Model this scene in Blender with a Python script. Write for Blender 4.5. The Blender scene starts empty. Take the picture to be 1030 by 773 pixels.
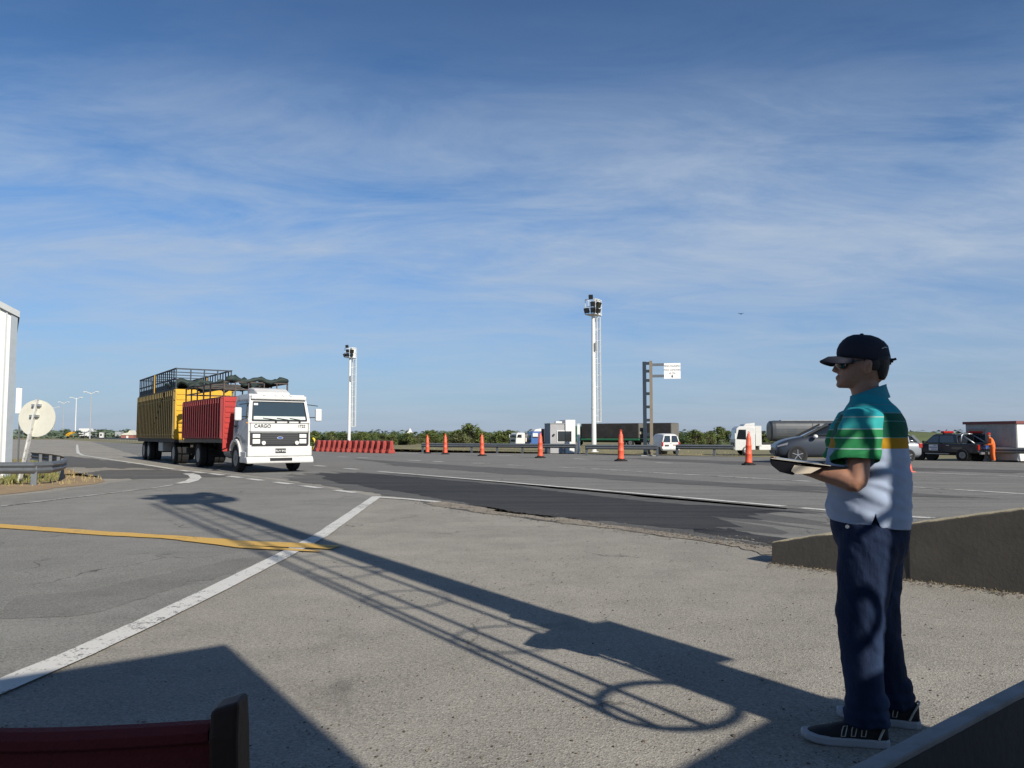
import bpy, bmesh, math, random
from mathutils import Vector, Matrix, noise
random.seed(7)
R = math.radians
sc = bpy.context.scene
COL = sc.collection

# ------------------------------------------------------------------ camera
HC, HZ, F = 1.33, 438.0, 790.0            # eye height (m), horizon row, focal length (px of a 1030 px wide frame)
PITCH = math.atan((HZ - 386.5) / F)
cP, sP = math.cos(PITCH), math.sin(PITCH)
cam = bpy.data.objects.new('camera', bpy.data.cameras.new('camera'))
COL.objects.link(cam)
cam.data.sensor_fit = 'HORIZONTAL'
cam.data.angle = 2 * math.atan(515 / F)
cam.data.clip_start, cam.data.clip_end = .05, 6000
cam.location = (0, 0, HC)
cam.rotation_euler = (math.pi / 2 + PITCH, 0, 0)
sc.camera = cam

def ray(px, py):
    u, v = (px - 515) / F, (386.5 - py) / F
    return Vector((u, cP - v * sP, sP + v * cP))
def G(px, py, z=0.0):                      # the ground point (or point at height z) seen at a place in the photo
    d = ray(px, py); t = (z - HC) / d.z
    return Vector((d.x * t, d.y * t, z))
def P(px, py, Y):                          # the point at distance Y
    d = ray(px, py); t = Y / d.y
    return Vector((d.x * t, Y, HC + d.z * t))

# ------------------------------------------------------------------ materials
def nt(name):
    m = bpy.data.materials.new(name); m.use_nodes = True
    t = m.node_tree; b = t.nodes['Principled BSDF']
    return m, t, b
def N(t, kind, **kw):
    n = t.nodes.new(kind)
    for k, v in kw.items():
        if k.startswith('i_'): n.inputs[k[2:].replace('_', ' ')].default_value = v
        else: setattr(n, k, v)
    return n
def ramp(t, fac, stops):
    r = t.nodes.new('ShaderNodeValToRGB')
    e = r.color_ramp.elements
    while len(e) < len(stops): e.new(.5)
    for i, (p, c) in enumerate(stops):
        e[i].position = p
        e[i].color = (c, c, c, 1) if isinstance(c, (int, float)) else (*c, 1)
    t.links.new(fac, r.inputs['Fac'])
    return r.outputs['Color']
def mixc(t, fac, a, b, mode='MIX'):
    n = t.nodes.new('ShaderNodeMix'); n.data_type = 'RGBA'; n.blend_type = mode
    for sock, val in ((n.inputs['Factor'], fac), (n.inputs[6], a), (n.inputs[7], b)):
        if isinstance(val, bpy.types.NodeSocket): t.links.new(val, sock)
        elif isinstance(val, (int, float)): sock.default_value = val if sock.type == 'VALUE' else (val, val, val, 1)
        else: sock.default_value = (*val, 1)
    return n.outputs[2]
def math_(t, op, a, b=0.0, clamp=False):
    n = t.nodes.new('ShaderNodeMath'); n.operation = op; n.use_clamp = clamp
    for s, v in zip(n.inputs, (a, b)):
        if isinstance(v, bpy.types.NodeSocket): t.links.new(v, s)
        else: s.default_value = v
    return n.outputs[0]
def coords(t, scale=(1, 1, 1), rz=0.0):
    c = t.nodes.new('ShaderNodeTexCoord'); mp = t.nodes.new('ShaderNodeMapping')
    mp.inputs['Scale'].default_value = scale; mp.inputs['Rotation'].default_value = (0, 0, rz)
    t.links.new(c.outputs['Object'], mp.inputs['Vector'])
    return mp.outputs['Vector']
def tnoise(t, vec, scale, detail=4, rough=.55, dist=0.0):
    n = N(t, 'ShaderNodeTexNoise'); n.inputs['Scale'].default_value = scale
    n.inputs['Detail'].default_value = detail; n.inputs['Roughness'].default_value = rough
    n.inputs['Distortion'].default_value = dist
    t.links.new(vec, n.inputs['Vector']); return n.outputs['Fac']
def bump(t, b, h, strength, dist=.01):
    n = t.nodes.new('ShaderNodeBump'); n.inputs['Strength'].default_value = strength
    n.inputs['Distance'].default_value = dist
    t.links.new(h, n.inputs['Height']); t.links.new(n.outputs['Normal'], b.inputs['Normal'])

def pm(name, col, rough=.6, metal=0.0, var=.15, vs=2.5, bmp=0.0, bs=40.0, spec=.5, dirt=0.0, dirtc=(.10, .085, .065), coat=0.0):
    m, t, b = nt(name)
    v = coords(t)
    c = mixc(t, tnoise(t, v, vs, 5), [x * (1 - var) for x in col], [min(1, x * (1 + var)) for x in col])
    if dirt:
        d = ramp(t, tnoise(t, v, vs * 1.7, 8, .7, .4), [(.45, 0.0), (.75, dirt)])
        c = mixc(t, d, c, dirtc)
    t.links.new(c, b.inputs['Base Color'])
    b.inputs['Roughness'].default_value = rough; b.inputs['Metallic'].default_value = metal
    b.inputs['Specular IOR Level'].default_value = spec
    b.inputs['Coat Weight'].default_value = coat
    if bmp: bump(t, b, tnoise(t, v, bs, 3), bmp, .01)
    return m

ROADDIR = math.atan2(.861, -.508)          # the way the lanes run
def asphalt(name, dark, light, stone, streak=.35, blot=.5, crack=True, rough=.88):
    m, t, b = nt(name)
    v = coords(t); vr = coords(t, (.16, 2.2, 1), -ROADDIR)
    big = tnoise(t, v, .22, 5, .6, .6); med = tnoise(t, v, 1.7, 6, .65, .3)
    st = tnoise(t, vr, .9, 5, .6)
    f = math_(t, 'ADD', math_(t, 'MULTIPLY', big, blot), math_(t, 'MULTIPLY', med, 1 - blot))
    f = math_(t, 'ADD', math_(t, 'MULTIPLY', f, 1 - streak), math_(t, 'MULTIPLY', st, streak))
    c = mixc(t, ramp(t, f, [(.36, 0.0), (.64, 1.0)]), dark, light)
    # aggregate: pale and dark stones
    vo = N(t, 'ShaderNodeTexVoronoi'); vo.inputs['Scale'].default_value = 115
    t.links.new(v, vo.inputs['Vector'])
    sp = N(t, 'ShaderNodeSeparateColor'); t.links.new(vo.outputs['Color'], sp.inputs['Color'])
    c = mixc(t, ramp(t, sp.outputs[0], [(.62, 0.0), (1.0, .5)]), c, stone)
    c = mixc(t, ramp(t, sp.outputs[1], [(.70, 0.0), (1.0, .55)]), c, [x * .35 for x in dark])
    fine = tnoise(t, v, 46, 4, .75)
    c = mixc(t, .42, c, ramp(t, fine, [(.32, .25), (.68, .78)]), 'OVERLAY')
    # oil spots and stains
    oil = ramp(t, tnoise(t, v, .75, 6, .7, 1.2), [(.60, 0.0), (.74, .5)])
    c = mixc(t, oil, c, [x * .45 for x in dark])
    if crack:
        wv = N(t, 'ShaderNodeTexVoronoi', feature='DISTANCE_TO_EDGE'); wv.inputs['Scale'].default_value = .42
        wd = N(t, 'ShaderNodeTexNoise'); wd.inputs['Scale'].default_value = 2.2; wd.inputs['Detail'].default_value = 6
        t.links.new(v, wd.inputs['Vector'])
        add = N(t, 'ShaderNodeVectorMath', operation='MULTIPLY_ADD')
        t.links.new(wd.outputs['Color'], add.inputs[0]); add.inputs[1].default_value = (.7, .7, .7); t.links.new(v, add.inputs[2])
        t.links.new(add.outputs[0], wv.inputs['Vector'])
        ck = ramp(t, wv.outputs['Distance'], [(.002, 1.0), (.007, 0.0)])
        msk = ramp(t, tnoise(t, v, .33, 3), [(.54, 0.0), (.6, .75)])
        c = mixc(t, math_(t, 'MULTIPLY', ck, msk), c, (.018, .017, .016))
    t.links.new(c, b.inputs['Base Color'])
    b.inputs['Roughness'].default_value = rough; b.inputs['Specular IOR Level'].default_value = .3
    h = math_(t, 'ADD', vo.outputs['Distance'], math_(t, 'MULTIPLY', fine, 1.4))
    bump(t, b, h, .55, .006)
    return m

def paint(name, col, under, wear=.5):
    m, t, b = nt(name)
    v = coords(t)
    a = tnoise(t, v, 9, 8, .75, .5); bb = tnoise(t, v, 1.3, 4)
    vo = N(t, 'ShaderNodeTexVoronoi'); vo.inputs['Scale'].default_value = 80; t.links.new(v, vo.inputs['Vector'])
    sp = N(t, 'ShaderNodeSeparateColor'); t.links.new(vo.outputs['Color'], sp.inputs['Color'])
    f = math_(t, 'ADD', math_(t, 'MULTIPLY', a, .6), math_(t, 'MULTIPLY', bb, .4))
    f = math_(t, 'ADD', f, math_(t, 'MULTIPLY', math_(t, 'SUBTRACT', sp.outputs[0], .5), .16))
    lo = .64 - wear * .3
    w = ramp(t, f, [(lo, 0.0), (lo + .07, 1.0)])
    c = mixc(t, w, mixc(t, bb, [x * .85 for x in col], col), under)
    t.links.new(c, b.inputs['Base Color']); b.inputs['Roughness'].default_value = .75
    bump(t, b, tnoise(t, v, 45, 3, .7), .4, .005)
    return m

M = {}
M['yard'] = asphalt('yard_asphalt', (.200, .188, .164), (.335, .312, .268), (.42, .39, .34), .15, .55)
M['yard_cool'] = asphalt('cool_asphalt', (.150, .147, .134), (.258, .250, .228), (.33, .32, .29), .2, .6)
M['road'] = asphalt('road_asphalt', (.130, .128, .121), (.225, .219, .203), (.27, .26, .235), .62, .5)
M['worn_yard'] = asphalt('worn_yard_asphalt', (.128, .125, .114), (.222, .215, .196), (.28, .27, .25), .2, .6, False)
M['newroad'] = asphalt('fresh_asphalt', (.010, .011, .014), (.056, .055, .055), (.09, .088, .085), .7, .45, False)
M['midroad'] = asphalt('worn_patch_asphalt', (.078, .077, .075), (.135, .131, .123), (.13, .125, .12), .7, .4)
M['gravel'] = asphalt('gravel_edge', (.17, .15, .12), (.30, .26, .205), (.40, .36, .30), .1, .3, False)
M['earth'] = pm('dry_ground', (.19, .165, .085), .95, var=.45, vs=.08, bmp=.5, bs=6, dirt=.8, dirtc=(.085, .105, .035))
M['white_line'] = paint('white_line', (.62, .61, .57), (.13, .125, .115), .30)
M['old_line'] = paint('old_line', (.60, .58, .54), (.11, .105, .095), .50)
M['yellow_line'] = paint('yellow_line', (.62, .38, .085), (.15, .12, .085), .22)
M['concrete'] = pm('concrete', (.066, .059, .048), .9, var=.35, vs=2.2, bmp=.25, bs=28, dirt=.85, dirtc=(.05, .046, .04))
M['concrete_dark'] = pm('painted_steel_wall', (.05, .05, .05), .85, var=.3, vs=3, bmp=.3, bs=40, dirt=.5, dirtc=(.05, .05, .05))
M['coping'] = pm('pale_coping', (.26, .27, .28), .7, var=.2, vs=5, dirt=.5)  # top strip much paler than the wall panel
M['rail_grey'] = pm('weathered_rail', (.15, .165, .18), .5, .45, var=.2, vs=3, dirt=.4, dirtc=(.08, .07, .06))
M['white_wall'] = pm('white_sheet_wall', (.60, .61, .60), .5, var=.06, vs=.8, dirt=.25, dirtc=(.36, .35, .33))
M['grille_grey'] = pm('grille_grey', (.10, .10, .105), .5)
M['sunlit_mossy_top'] = pm('sunlit_mossy_concrete_top', (.42, .36, .24), .95, var=.4, vs=5, bmp=.6, bs=40, dirt=.5, dirtc=(.16, .15, .07))  # mossy, and lightened to put sun on the wall's top
M['headlamp_grey'] = pm('headlamp_grey', (.22, .23, .25), .2, coat=.6)
M['rib_shade_grey'] = pm('rib_shade_grey', (.36, .38, .39), .5)  # grey paints the shadow lines of the white wall's ribs
M['black_cover'] = pm('black_cover', (.008, .008, .011), .9, spec=.1)
M['white_paint'] = pm('white_paint', (.66, .66, .645), .45, var=.04, dirt=.18, coat=.2)
M['truck_white'] = pm('truck_white', (.60, .60, .585), .38, var=.06, vs=1.2, dirt=.30, dirtc=(.33, .30, .25), coat=.25)
M['grey_paint'] = pm('grey_paint', (.33, .35, .36), .45, var=.1, dirt=.3)
M['galv'] = pm('galvanised_steel', (.42, .44, .46), .42, .75, var=.18, vs=4, dirt=.4, dirtc=(.16, .14, .12))
M['galv_dark'] = pm('dull_guardrail_steel', (.16, .18, .20), .5, .5, var=.18, vs=3, dirt=.4, dirtc=(.10, .09, .08))
M['rubber'] = pm('rubber', (.012, .012, .013), .9, var=.25, vs=6, bmp=.3, bs=60, dirt=.3, dirtc=(.03, .028, .024))
M['rim'] = pm('wheel_steel', (.28, .28, .28), .5, .5, var=.2, vs=8, dirt=.4)
M['alloy'] = pm('alloy_wheel', (.62, .63, .65), .3, .8, var=.06, vs=8)
M['black'] = pm('black_plastic', (.015, .015, .017), .5, var=.2)
M['chassis'] = pm('chassis_black', (.022, .021, .02), .7, var=.3, vs=3, dirt=.4, dirtc=(.06, .05, .04))
M['glass'] = pm('dark_glass', (.012, .015, .018), .06, var=.1, spec=.9, coat=.6)
M['glass_green'] = pm('tinted_glass', (.03, .042, .048), .06, var=.1, spec=.9, coat=.6)
M['lamp'] = pm('lamp_glass', (.72, .72, .68), .15, var=.05, coat=.8)
M['amber'] = pm('amber_lens', (.75, .30, .03), .25, var=.05)
M['redlens'] = pm('red_lens', (.34, .016, .012), .25, var=.05, coat=.5)
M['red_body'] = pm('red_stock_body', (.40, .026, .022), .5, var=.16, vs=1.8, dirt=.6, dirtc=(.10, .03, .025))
M['red_side'] = pm('shaded_dirty_red_side', (.22, .026, .030), .7, var=.3, vs=1.4, dirt=.8, dirtc=(.09, .04, .035))  # dirty red, with the shade of the body's sides in its colour
M['yellow_side'] = pm('shaded_dirty_yellow_side', (.17, .13, .05), .75, var=.3, vs=1.2, dirt=.6, dirtc=(.11, .085, .05))  # dirty yellow, darkened further to carry the long side's shade
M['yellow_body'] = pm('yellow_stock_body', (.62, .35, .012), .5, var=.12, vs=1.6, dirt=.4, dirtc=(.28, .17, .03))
M['tarp'] = pm('dark_green_tarp', (.018, .032, .029), .75, var=.35, vs=2, bmp=.9, bs=5)
M['tarp_black'] = pm('black_truck_tarp', (.020, .019, .019), .7, var=.3, vs=.8, bmp=1.0, bs=1.6, dirt=.3, dirtc=(.10, .09, .08))
M['tarp_grey'] = pm('grey_truck_tarp', (.13, .125, .11), .7, var=.2, vs=1, bmp=.8, bs=2)
M['green_paint'] = pm('green_paint', (.02, .14, .07), .5, var=.1)
M['bluegrey'] = pm('bluegrey_mesh', (.035, .048, .062), .7, var=.3, vs=3)
M['orange'] = pm('orange_plastic', (.72, .105, .045), .5, var=.1, vs=4, dirt=.35, dirtc=(.30, .06, .035))
M['barrier_red'] = pm('red_plastic', (.30, .032, .022), .55, var=.15, vs=2, dirt=.3, dirtc=(.22, .04, .03))
M['yellow_sign'] = pm('yellow_sign', (.72, .50, .03), .5, var=.05)
M['sign_back'] = pm('pale_sign_back', (.56, .55, .47), .55, var=.06, dirt=.25, dirtc=(.32, .3, .24))
M['pole_worn'] = pm('worn_white_pole', (.60, .60, .56), .6, var=.1, vs=5, dirt=.95, dirtc=(.09, .08, .07))
M['trim'] = pm('blue_grey_trim', (.20, .235, .27), .5, var=.08, dirt=.2)
M['bluesteel'] = pm('blue_grey_column', (.022, .036, .055), .55, .2, var=.15)
M['tansteel'] = pm('tan_column', (.21, .175, .13), .6, var=.15, dirt=.3)
M['sign_white'] = pm('white_sign', (.82, .82, .80), .4, var=.03)
M['ink'] = pm('black_lettering', (.03, .03, .035), .6, var=.05)
M['blue_ink'] = pm('blue_emblem', (.03, .07, .28), .4, var=.05)
M['car_grey'] = pm('grey_car_paint', (.030, .037, .050), .38, .1, var=.05, coat=.35)
M['car_silver'] = pm('silver_car_paint', (.24, .26, .29), .35, .2, var=.05, coat=.4)
M['pickup'] = pm('dark_pickup_paint', (.012, .016, .024), .35, .1, var=.1, coat=.7)
M['tank'] = pm('tanker_steel', (.060, .068, .078), .45, .2, var=.1, vs=.7, dirt=.2, dirtc=(.2, .17, .12))
M['hut_grey'] = pm('grey_hut_wall', (.34, .34, .35), .7, var=.08, vs=1, bmp=.2, dirt=.3)
M['cabin'] = pm('cabin_sheet', (.36, .38, .37), .6, var=.08, vs=1.5, dirt=.3)
M['redroof'] = pm('red_brown_roof', (.17, .05, .045), .6, var=.15)
M['coverall'] = pm('orange_cloth', (.75, .15, .03), .85, var=.15, vs=5, bmp=.5, bs=12)
M['red_fabric'] = pm('red_chair_fabric', (.16, .020, .020), .8, var=.15, vs=6, bmp=.35, bs=220)
M['chair_wood'] = pm('dark_chair_wood', (.040, .020, .012), .6, var=.35, vs=6, bmp=.15, bs=60, spec=.3)
M['yellow_far'] = pm('far_yellow', (.55, .30, .02), .5, var=.1)
M['blue_cab'] = pm('blue_cab', (.03, .10, .30), .4, var=.1, coat=.5)
M['far_brick'] = pm('far_brick', (.26, .10, .08), .8)
M['cream'] = pm('cream_panel', (.55, .47, .36), .6, var=.1)
M['hut_wall'] = pm('booth_wall', (.45, .45, .43), .8, var=.1)
M['bark'] = pm('bark', (.09, .065, .045), .9, var=.3, vs=6, bmp=.5, bs=20)
def leafmat(name, a, b_):
    m, t, b = nt(name)
    geo = t.nodes.new('ShaderNodeNewGeometry')
    v = coords(t)
    c = mixc(t, geo.outputs['Random Per Island'], a, b_)
    c = mixc(t, ramp(t, tnoise(t, v, .9, 3), [(.3, 0.0), (.7, .6)]), c, [x * 1.5 for x in b_])
    t.links.new(c, b.inputs['Base Color']); b.inputs['Roughness'].default_value = .6
    b.inputs['Specular IOR Level'].default_value = .25
    return m
M['leaf_dark'] = leafmat('dark_leaves', (.026, .046, .018), (.062, .095, .034))
M['leaf_mid'] = leafmat('mid_leaves', (.045, .070, .020), (.120, .145, .045))
M['leaf_olive'] = leafmat('olive_leaves', (.060, .072, .030), (.13, .135, .058))
M['far_leaf'] = leafmat('distant_leaves', (.045, .068, .050), (.080, .108, .072))
M['grass_dry'] = leafmat('dry_grass', (.22, .165, .06), (.40, .32, .14))
M['grass_green'] = leafmat('green_grass', (.06, .085, .02), (.14, .15, .045))

# ------------------------------------------------------------------ mesh builder
class MB:
    def __init__(s): s.bm = bmesh.new()
    def face(s, pts):
        vs = [s.bm.verts.new(p) for p in pts]; return s.bm.faces.new(vs)
    def box(s, x0, x1, y0, y1, z0, z1, m=None):
        v = [Vector((x, y, z)) for z in (z0, z1) for y in (y0, y1) for x in (x0, x1)]
        if m: v = [m @ p for p in v]
        v = [s.bm.verts.new(p) for p in v]
        for f in ((0, 2, 3, 1), (4, 5, 7, 6), (0, 1, 5, 4), (2, 6, 7, 3), (0, 4, 6, 2), (1, 3, 7, 5)):
            s.bm.faces.new([v[i] for i in f])
        return s
    def bar(s, p0, p1, w, h=None):         # square bar between two points
        p0, p1 = Vector(p0), Vector(p1); h = h or w
        d = (p1 - p0); L = d.length
        q = d.to_track_quat('X', 'Z').to_matrix().to_4x4()
        return s.box(0, L, -w / 2, w / 2, -h / 2, h / 2, Matrix.Translation(p0) @ q)
    def loft(s, rings, cap=True, closed=False):
        vv = [[s.bm.verts.new(p) for p in r] for r in rings]
        n = len(vv[0])
        pairs = list(zip(vv, vv[1:])) + ([(vv[-1], vv[0])] if closed else [])
        for a, b in pairs:
            for i in range(n):
                s.bm.faces.new((a[i], a[(i + 1) % n], b[(i + 1) % n], b[i]))
        if cap and not closed:
            s.bm.faces.new(vv[0][::-1]); s.bm.faces.new(vv[-1])
        return s
    def cyl(s, p0, p1, r0, r1=None, n=14):
        p0, p1 = Vector(p0), Vector(p1); r1 = r0 if r1 is None else r1
        q = (p1 - p0).to_track_quat('Z', 'Y').to_matrix()
        ring = lambda p, r: [p + q @ Vector((r * math.cos(2 * math.pi * i / n), r * math.sin(2 * math.pi * i / n), 0)) for i in range(n)]
        return s.loft([ring(p0, r0), ring(p1, r1)])
    def tube(s, pts, r, n=8, closed=False):
        pts = [Vector(p) for p in pts]; rr = r if isinstance(r, (list, tuple)) else [r] * len(pts)
        rings = []; L = len(pts); up = None
        for i, p in enumerate(pts):
            a = pts[i - 1] if (i > 0 or closed) else p
            b = pts[(i + 1) % L] if (i < L - 1 or closed) else p
            d = (b - a).normalized()
            if up is None:
                up = Vector((0, 0, 1)) if abs(d.z) < .9 else Vector((0, 1, 0))
            x = d.cross(up).normalized(); up = x.cross(d).normalized()
            rings.append([p + (x * math.cos(2 * math.pi * k / n) + up * math.sin(2 * math.pi * k / n)) * rr[i] for k in range(n)])
        return s.loft(rings, closed=closed)
    def prism(s, pts, axis, a0, a1):       # pts: 2-D outline in the plane across `axis`
        def at(p, a):
            return {'x': (a, p[0], p[1]), 'y': (p[0], a, p[1]), 'z': (p[0], p[1], a)}[axis]
        return s.loft([[at(p, a0) for p in pts], [at(p, a1) for p in pts]])
    def ball(s, c, r, nu=14, nv=9):
        c = Vector(c); r = (r, r, r) if isinstance(r, (int, float)) else r
        rings = []
        for j in range(1, nv):
            th = math.pi * j / nv
            rings.append([c + Vector((r[0] * math.sin(th) * math.cos(2 * math.pi * i / nu), r[1] * math.sin(th) * math.sin(2 * math.pi * i / nu), -r[2] * math.cos(th))) for i in range(nu)])
        return s.loft(rings)
    def mesh(s, name):
        bmesh.ops.recalc_face_normals(s.bm, faces=s.bm.faces[:])
        me = bpy.data.meshes.new(name); s.bm.to_mesh(me); s.bm.free(); return me
    def build(s, name, mat, parent=None, bevel=0.0, smooth=False, seg=2):
        me = s.mesh(name)
        return link(name, me, mat, parent, bevel, smooth, seg)
def link(name, me, mat, parent=None, bevel=0.0, smooth=False, seg=2):
    o = bpy.data.objects.new(name, me); COL.objects.link(o)
    if mat: me.materials.append(M[mat] if isinstance(mat, str) else mat)
    if parent: o.parent = parent
    if bevel:
        b = o.modifiers.new('bevel', 'BEVEL'); b.width = bevel; b.segments = seg; b.limit_method = 'ANGLE'; b.angle_limit = R(40)
        b.harden_normals = False
    if smooth:
        for p in me.polygons: p.use_smooth = True
    return o
def tag(o, label=None, cat=None, group=None, kind=None):
    for k, v in (('label', label), ('category', cat), ('group', group), ('kind', kind)):
        if v: o[k] = v
    return o
def thing(name, label, cat, loc, yaw=0.0, group=None, scale=1.0):
    o = bpy.data.objects.new(name, None); COL.objects.link(o)
    o.empty_display_size = .2; o.location = loc; o.rotation_euler = (0, 0, yaw); o.scale = (scale,) * 3
    return tag(o, label, cat, group)
def dup(root, loc, yaw=None, label=None, scale=None):
    def cp(o, par):
        c = o.copy(); COL.objects.link(c)
        if par: c.parent = par
        for ch in o.children: cp(ch, c)
        return c
    r = cp(root, None); r.location = loc
    if yaw is not None: r.rotation_euler = (0, 0, yaw)
    if scale: r.scale = (scale,) * 3
    if label: r['label'] = label
    return r
def structure(name, mb, mat, **kw):
    return tag(mb.build(name, mat, **kw), kind='structure')
def text(body, size, name, mat, parent, loc, rot, extrude=.002, align='CENTER'):
    cu = bpy.data.curves.new(name, 'FONT'); cu.body = body; cu.size = size; cu.extrude = extrude; cu.align_x = align
    tmp = bpy.data.objects.new('tmp_text', cu); COL.objects.link(tmp)
    me = bpy.data.meshes.new_from_object(tmp.evaluated_get(bpy.context.evaluated_depsgraph_get()))
    bpy.data.objects.remove(tmp); me.materials.clear()
    o = link(name, me, mat, parent); o.location = loc; o.rotation_euler = rot
    return o

# ------------------------------------------------------------------ light: sun behind the right shoulder
AZ, EL = R(33.0), R(32.0)
AW = Vector((-math.sin(AZ), math.cos(AZ), 0))       # the way shadows fall
PP = Vector((math.cos(AZ), math.sin(AZ), 0))        # across them, to the right
COT = 1 / math.tan(EL)
w = bpy.data.worlds.new('World'); sc.world = w; w.use_nodes = True
wt = w.node_tree; bg = wt.nodes['Background']
sky = wt.nodes.new('ShaderNodeTexSky'); sky.sky_type = 'NISHITA'; sky.sun_disc = False
sky.sun_elevation = EL; sky.sun_rotation = math.pi - AZ
sky.altitude = 20; sky.air_density = 1.0; sky.dust_density = .55; sky.ozone_density = 2.2
tc = wt.nodes.new('ShaderNodeTexCoord')
sep = wt.nodes.new('ShaderNodeSeparateXYZ'); wt.links.new(tc.outputs['Generated'], sep.inputs[0])
zz = math_(wt, 'ADD', math_(wt, 'MAXIMUM', sep.outputs[2], 0.0), .16)
cx = math_(wt, 'DIVIDE', sep.outputs[0], zz); cy = math_(wt, 'DIVIDE', sep.outputs[1], zz)
cmb = wt.nodes.new('ShaderNodeCombineXYZ'); wt.links.new(cx, cmb.inputs[0]); wt.links.new(cy, cmb.inputs[1])
def wmap(rot, scale, loc=(0, 0, 0)):
    mp = wt.nodes.new('ShaderNodeMapping'); mp.inputs['Rotation'].default_value = (0, 0, rot)
    mp.inputs['Scale'].default_value = scale; mp.inputs['Location'].default_value = loc
    wt.links.new(cmb.outputs[0], mp.inputs['Vector']); return mp.outputs[0]
streak = tnoise(wt, wmap(R(24), (.40, .70, 1), (1.3, .4, 0)), 1.5, 8, .58, .25)
wisps = tnoise(wt, wmap(R(-30), (.7, 1.5, 1), (4.2, 2.2, 0)), 2.3, 9, .66, .45)
veil = tnoise(wt, wmap(0, (.28, .42, 1), (2.1, .55, 0)), 1.0, 3, .5, .3)
cl = math_(wt, 'ADD', math_(wt, 'MULTIPLY', streak, .42), math_(wt, 'MULTIPLY', wisps, .50))
cl = math_(wt, 'ADD', cl, math_(wt, 'MULTIPLY', veil, .20))
band = ramp(wt, sep.outputs[2], [(0.0, .50), (.10, .62), (.24, 1.0), (.34, .65), (.43, .15), (.50, .03)])
cf = math_(wt, 'MULTIPLY', ramp(wt, cl, [(.45, 0.0), (.73, 1.0)]), band)
skc = mixc(wt, 1.0, sky.outputs[0], (.58, 1.04, 1.44), 'MULTIPLY')
skc = mixc(wt, 1.0, skc, ramp(wt, sep.outputs[2], [(0.0, 1.0), (.26, 1.0), (.44, .80), (1.0, .46)]), 'MULTIPLY')
hz = ramp(wt, sep.outputs[2], [(0.0, .72), (.12, .40), (.3, .06)])
skc = mixc(wt, hz, skc, (4.75, 5.05, 6.75))
skc = mixc(wt, cf, skc, (5.6, 6.7, 8.2))
wt.links.new(skc, bg.inputs['Color']); bg.inputs['Strength'].default_value = .066
sun = bpy.data.objects.new('sun', bpy.data.lights.new('sun', 'SUN')); COL.objects.link(sun)
sun.data.energy = 5.0; sun.data.angle = R(.5); sun.data.color = (1.0, .93, .82)
sd = Vector((math.sin(AZ) * math.cos(EL), -math.cos(AZ) * math.cos(EL), math.sin(EL)))
sun.rotation_euler = (-sd).to_track_quat('-Z', 'Y').to_euler()
sun.location = sd * 60
vs = sc.view_settings
vs.view_transform = 'Standard'; vs.look = 'None'; vs.exposure = .30; vs.gamma = 1.0; vs.use_curve_mapping = False

# ------------------------------------------------------------------ ground, road, markings
def sheet(name, pts, z, mat, jitter=0.0, step=None, kind='structure', streaks=0.0):
    pts = [Vector((p[0], p[1], 0)) for p in pts]
    if step:
        out = []
        for a, b in zip(pts, pts[1:] + pts[:1]):
            n = max(1, min(160, int((b - a).length / step)))
            for i in range(n):
                p = a.lerp(b, i / n)
                j = noise.noise_vector(p * (1.1 / max(step, .1)) + Vector((3.1, 7.7, 0))) * jitter
                j2 = noise.noise_vector(p * .9) * jitter * 1.8
                rd = Vector((math.cos(ROADDIR), math.sin(ROADDIR), 0)); sp_ = p.dot(Vector((-rd.y, rd.x, 0)))
                fg = noise.noise(Vector((sp_ * 2.3, 1.7, z * 900))) * streaks + noise.noise(Vector((sp_ * 7.0, 5.1, z * 900))) * streaks * .6
                out.append(p + Vector((j.x + j2.x, j.y + j2.y, 0)) + rd * fg)
        pts = out
    mb = MB(); mb.face([(p.x, p.y, z) for p in pts])
    bmesh.ops.triangulate(mb.bm, faces=mb.bm.faces[:])
    for f in mb.bm.faces:
        f.normal_update()
        if f.normal.z < 0: f.normal_flip()
    me = bpy.data.meshes.new(name); mb.bm.to_mesh(me); mb.bm.free()
    return tag(link(name, me, mat), kind=kind)
def PX(*l): return [G(x, y) for x, y in l]

sheet('ground', [(-3000, -400), (3000, -400), (3000, 4500), (-3000, 4500)], -.03, 'earth')
sheet('yard', [(-60, -30), (70, -30), G(1400, 474), G(1030, 466), G(760, 460.5), G(600, 457.6), G(430, 455.6), G(320, 453.6), G(140, 446.8), G(60, 442.4), G(-330, 443.4), (-70, 60)], 0.0, 'yard')
sheet('old_asphalt', PX((-200, 800), (-90, 740), (0, 693), (78, 660), (147, 628), (217, 594), (287, 558.5), (322, 540), (379, 500), (300, 486), (205, 474), (110, 486), (60, 494), (-60, 506), (-200, 520)), .0022, 'yard_cool', .05, .3)
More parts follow.
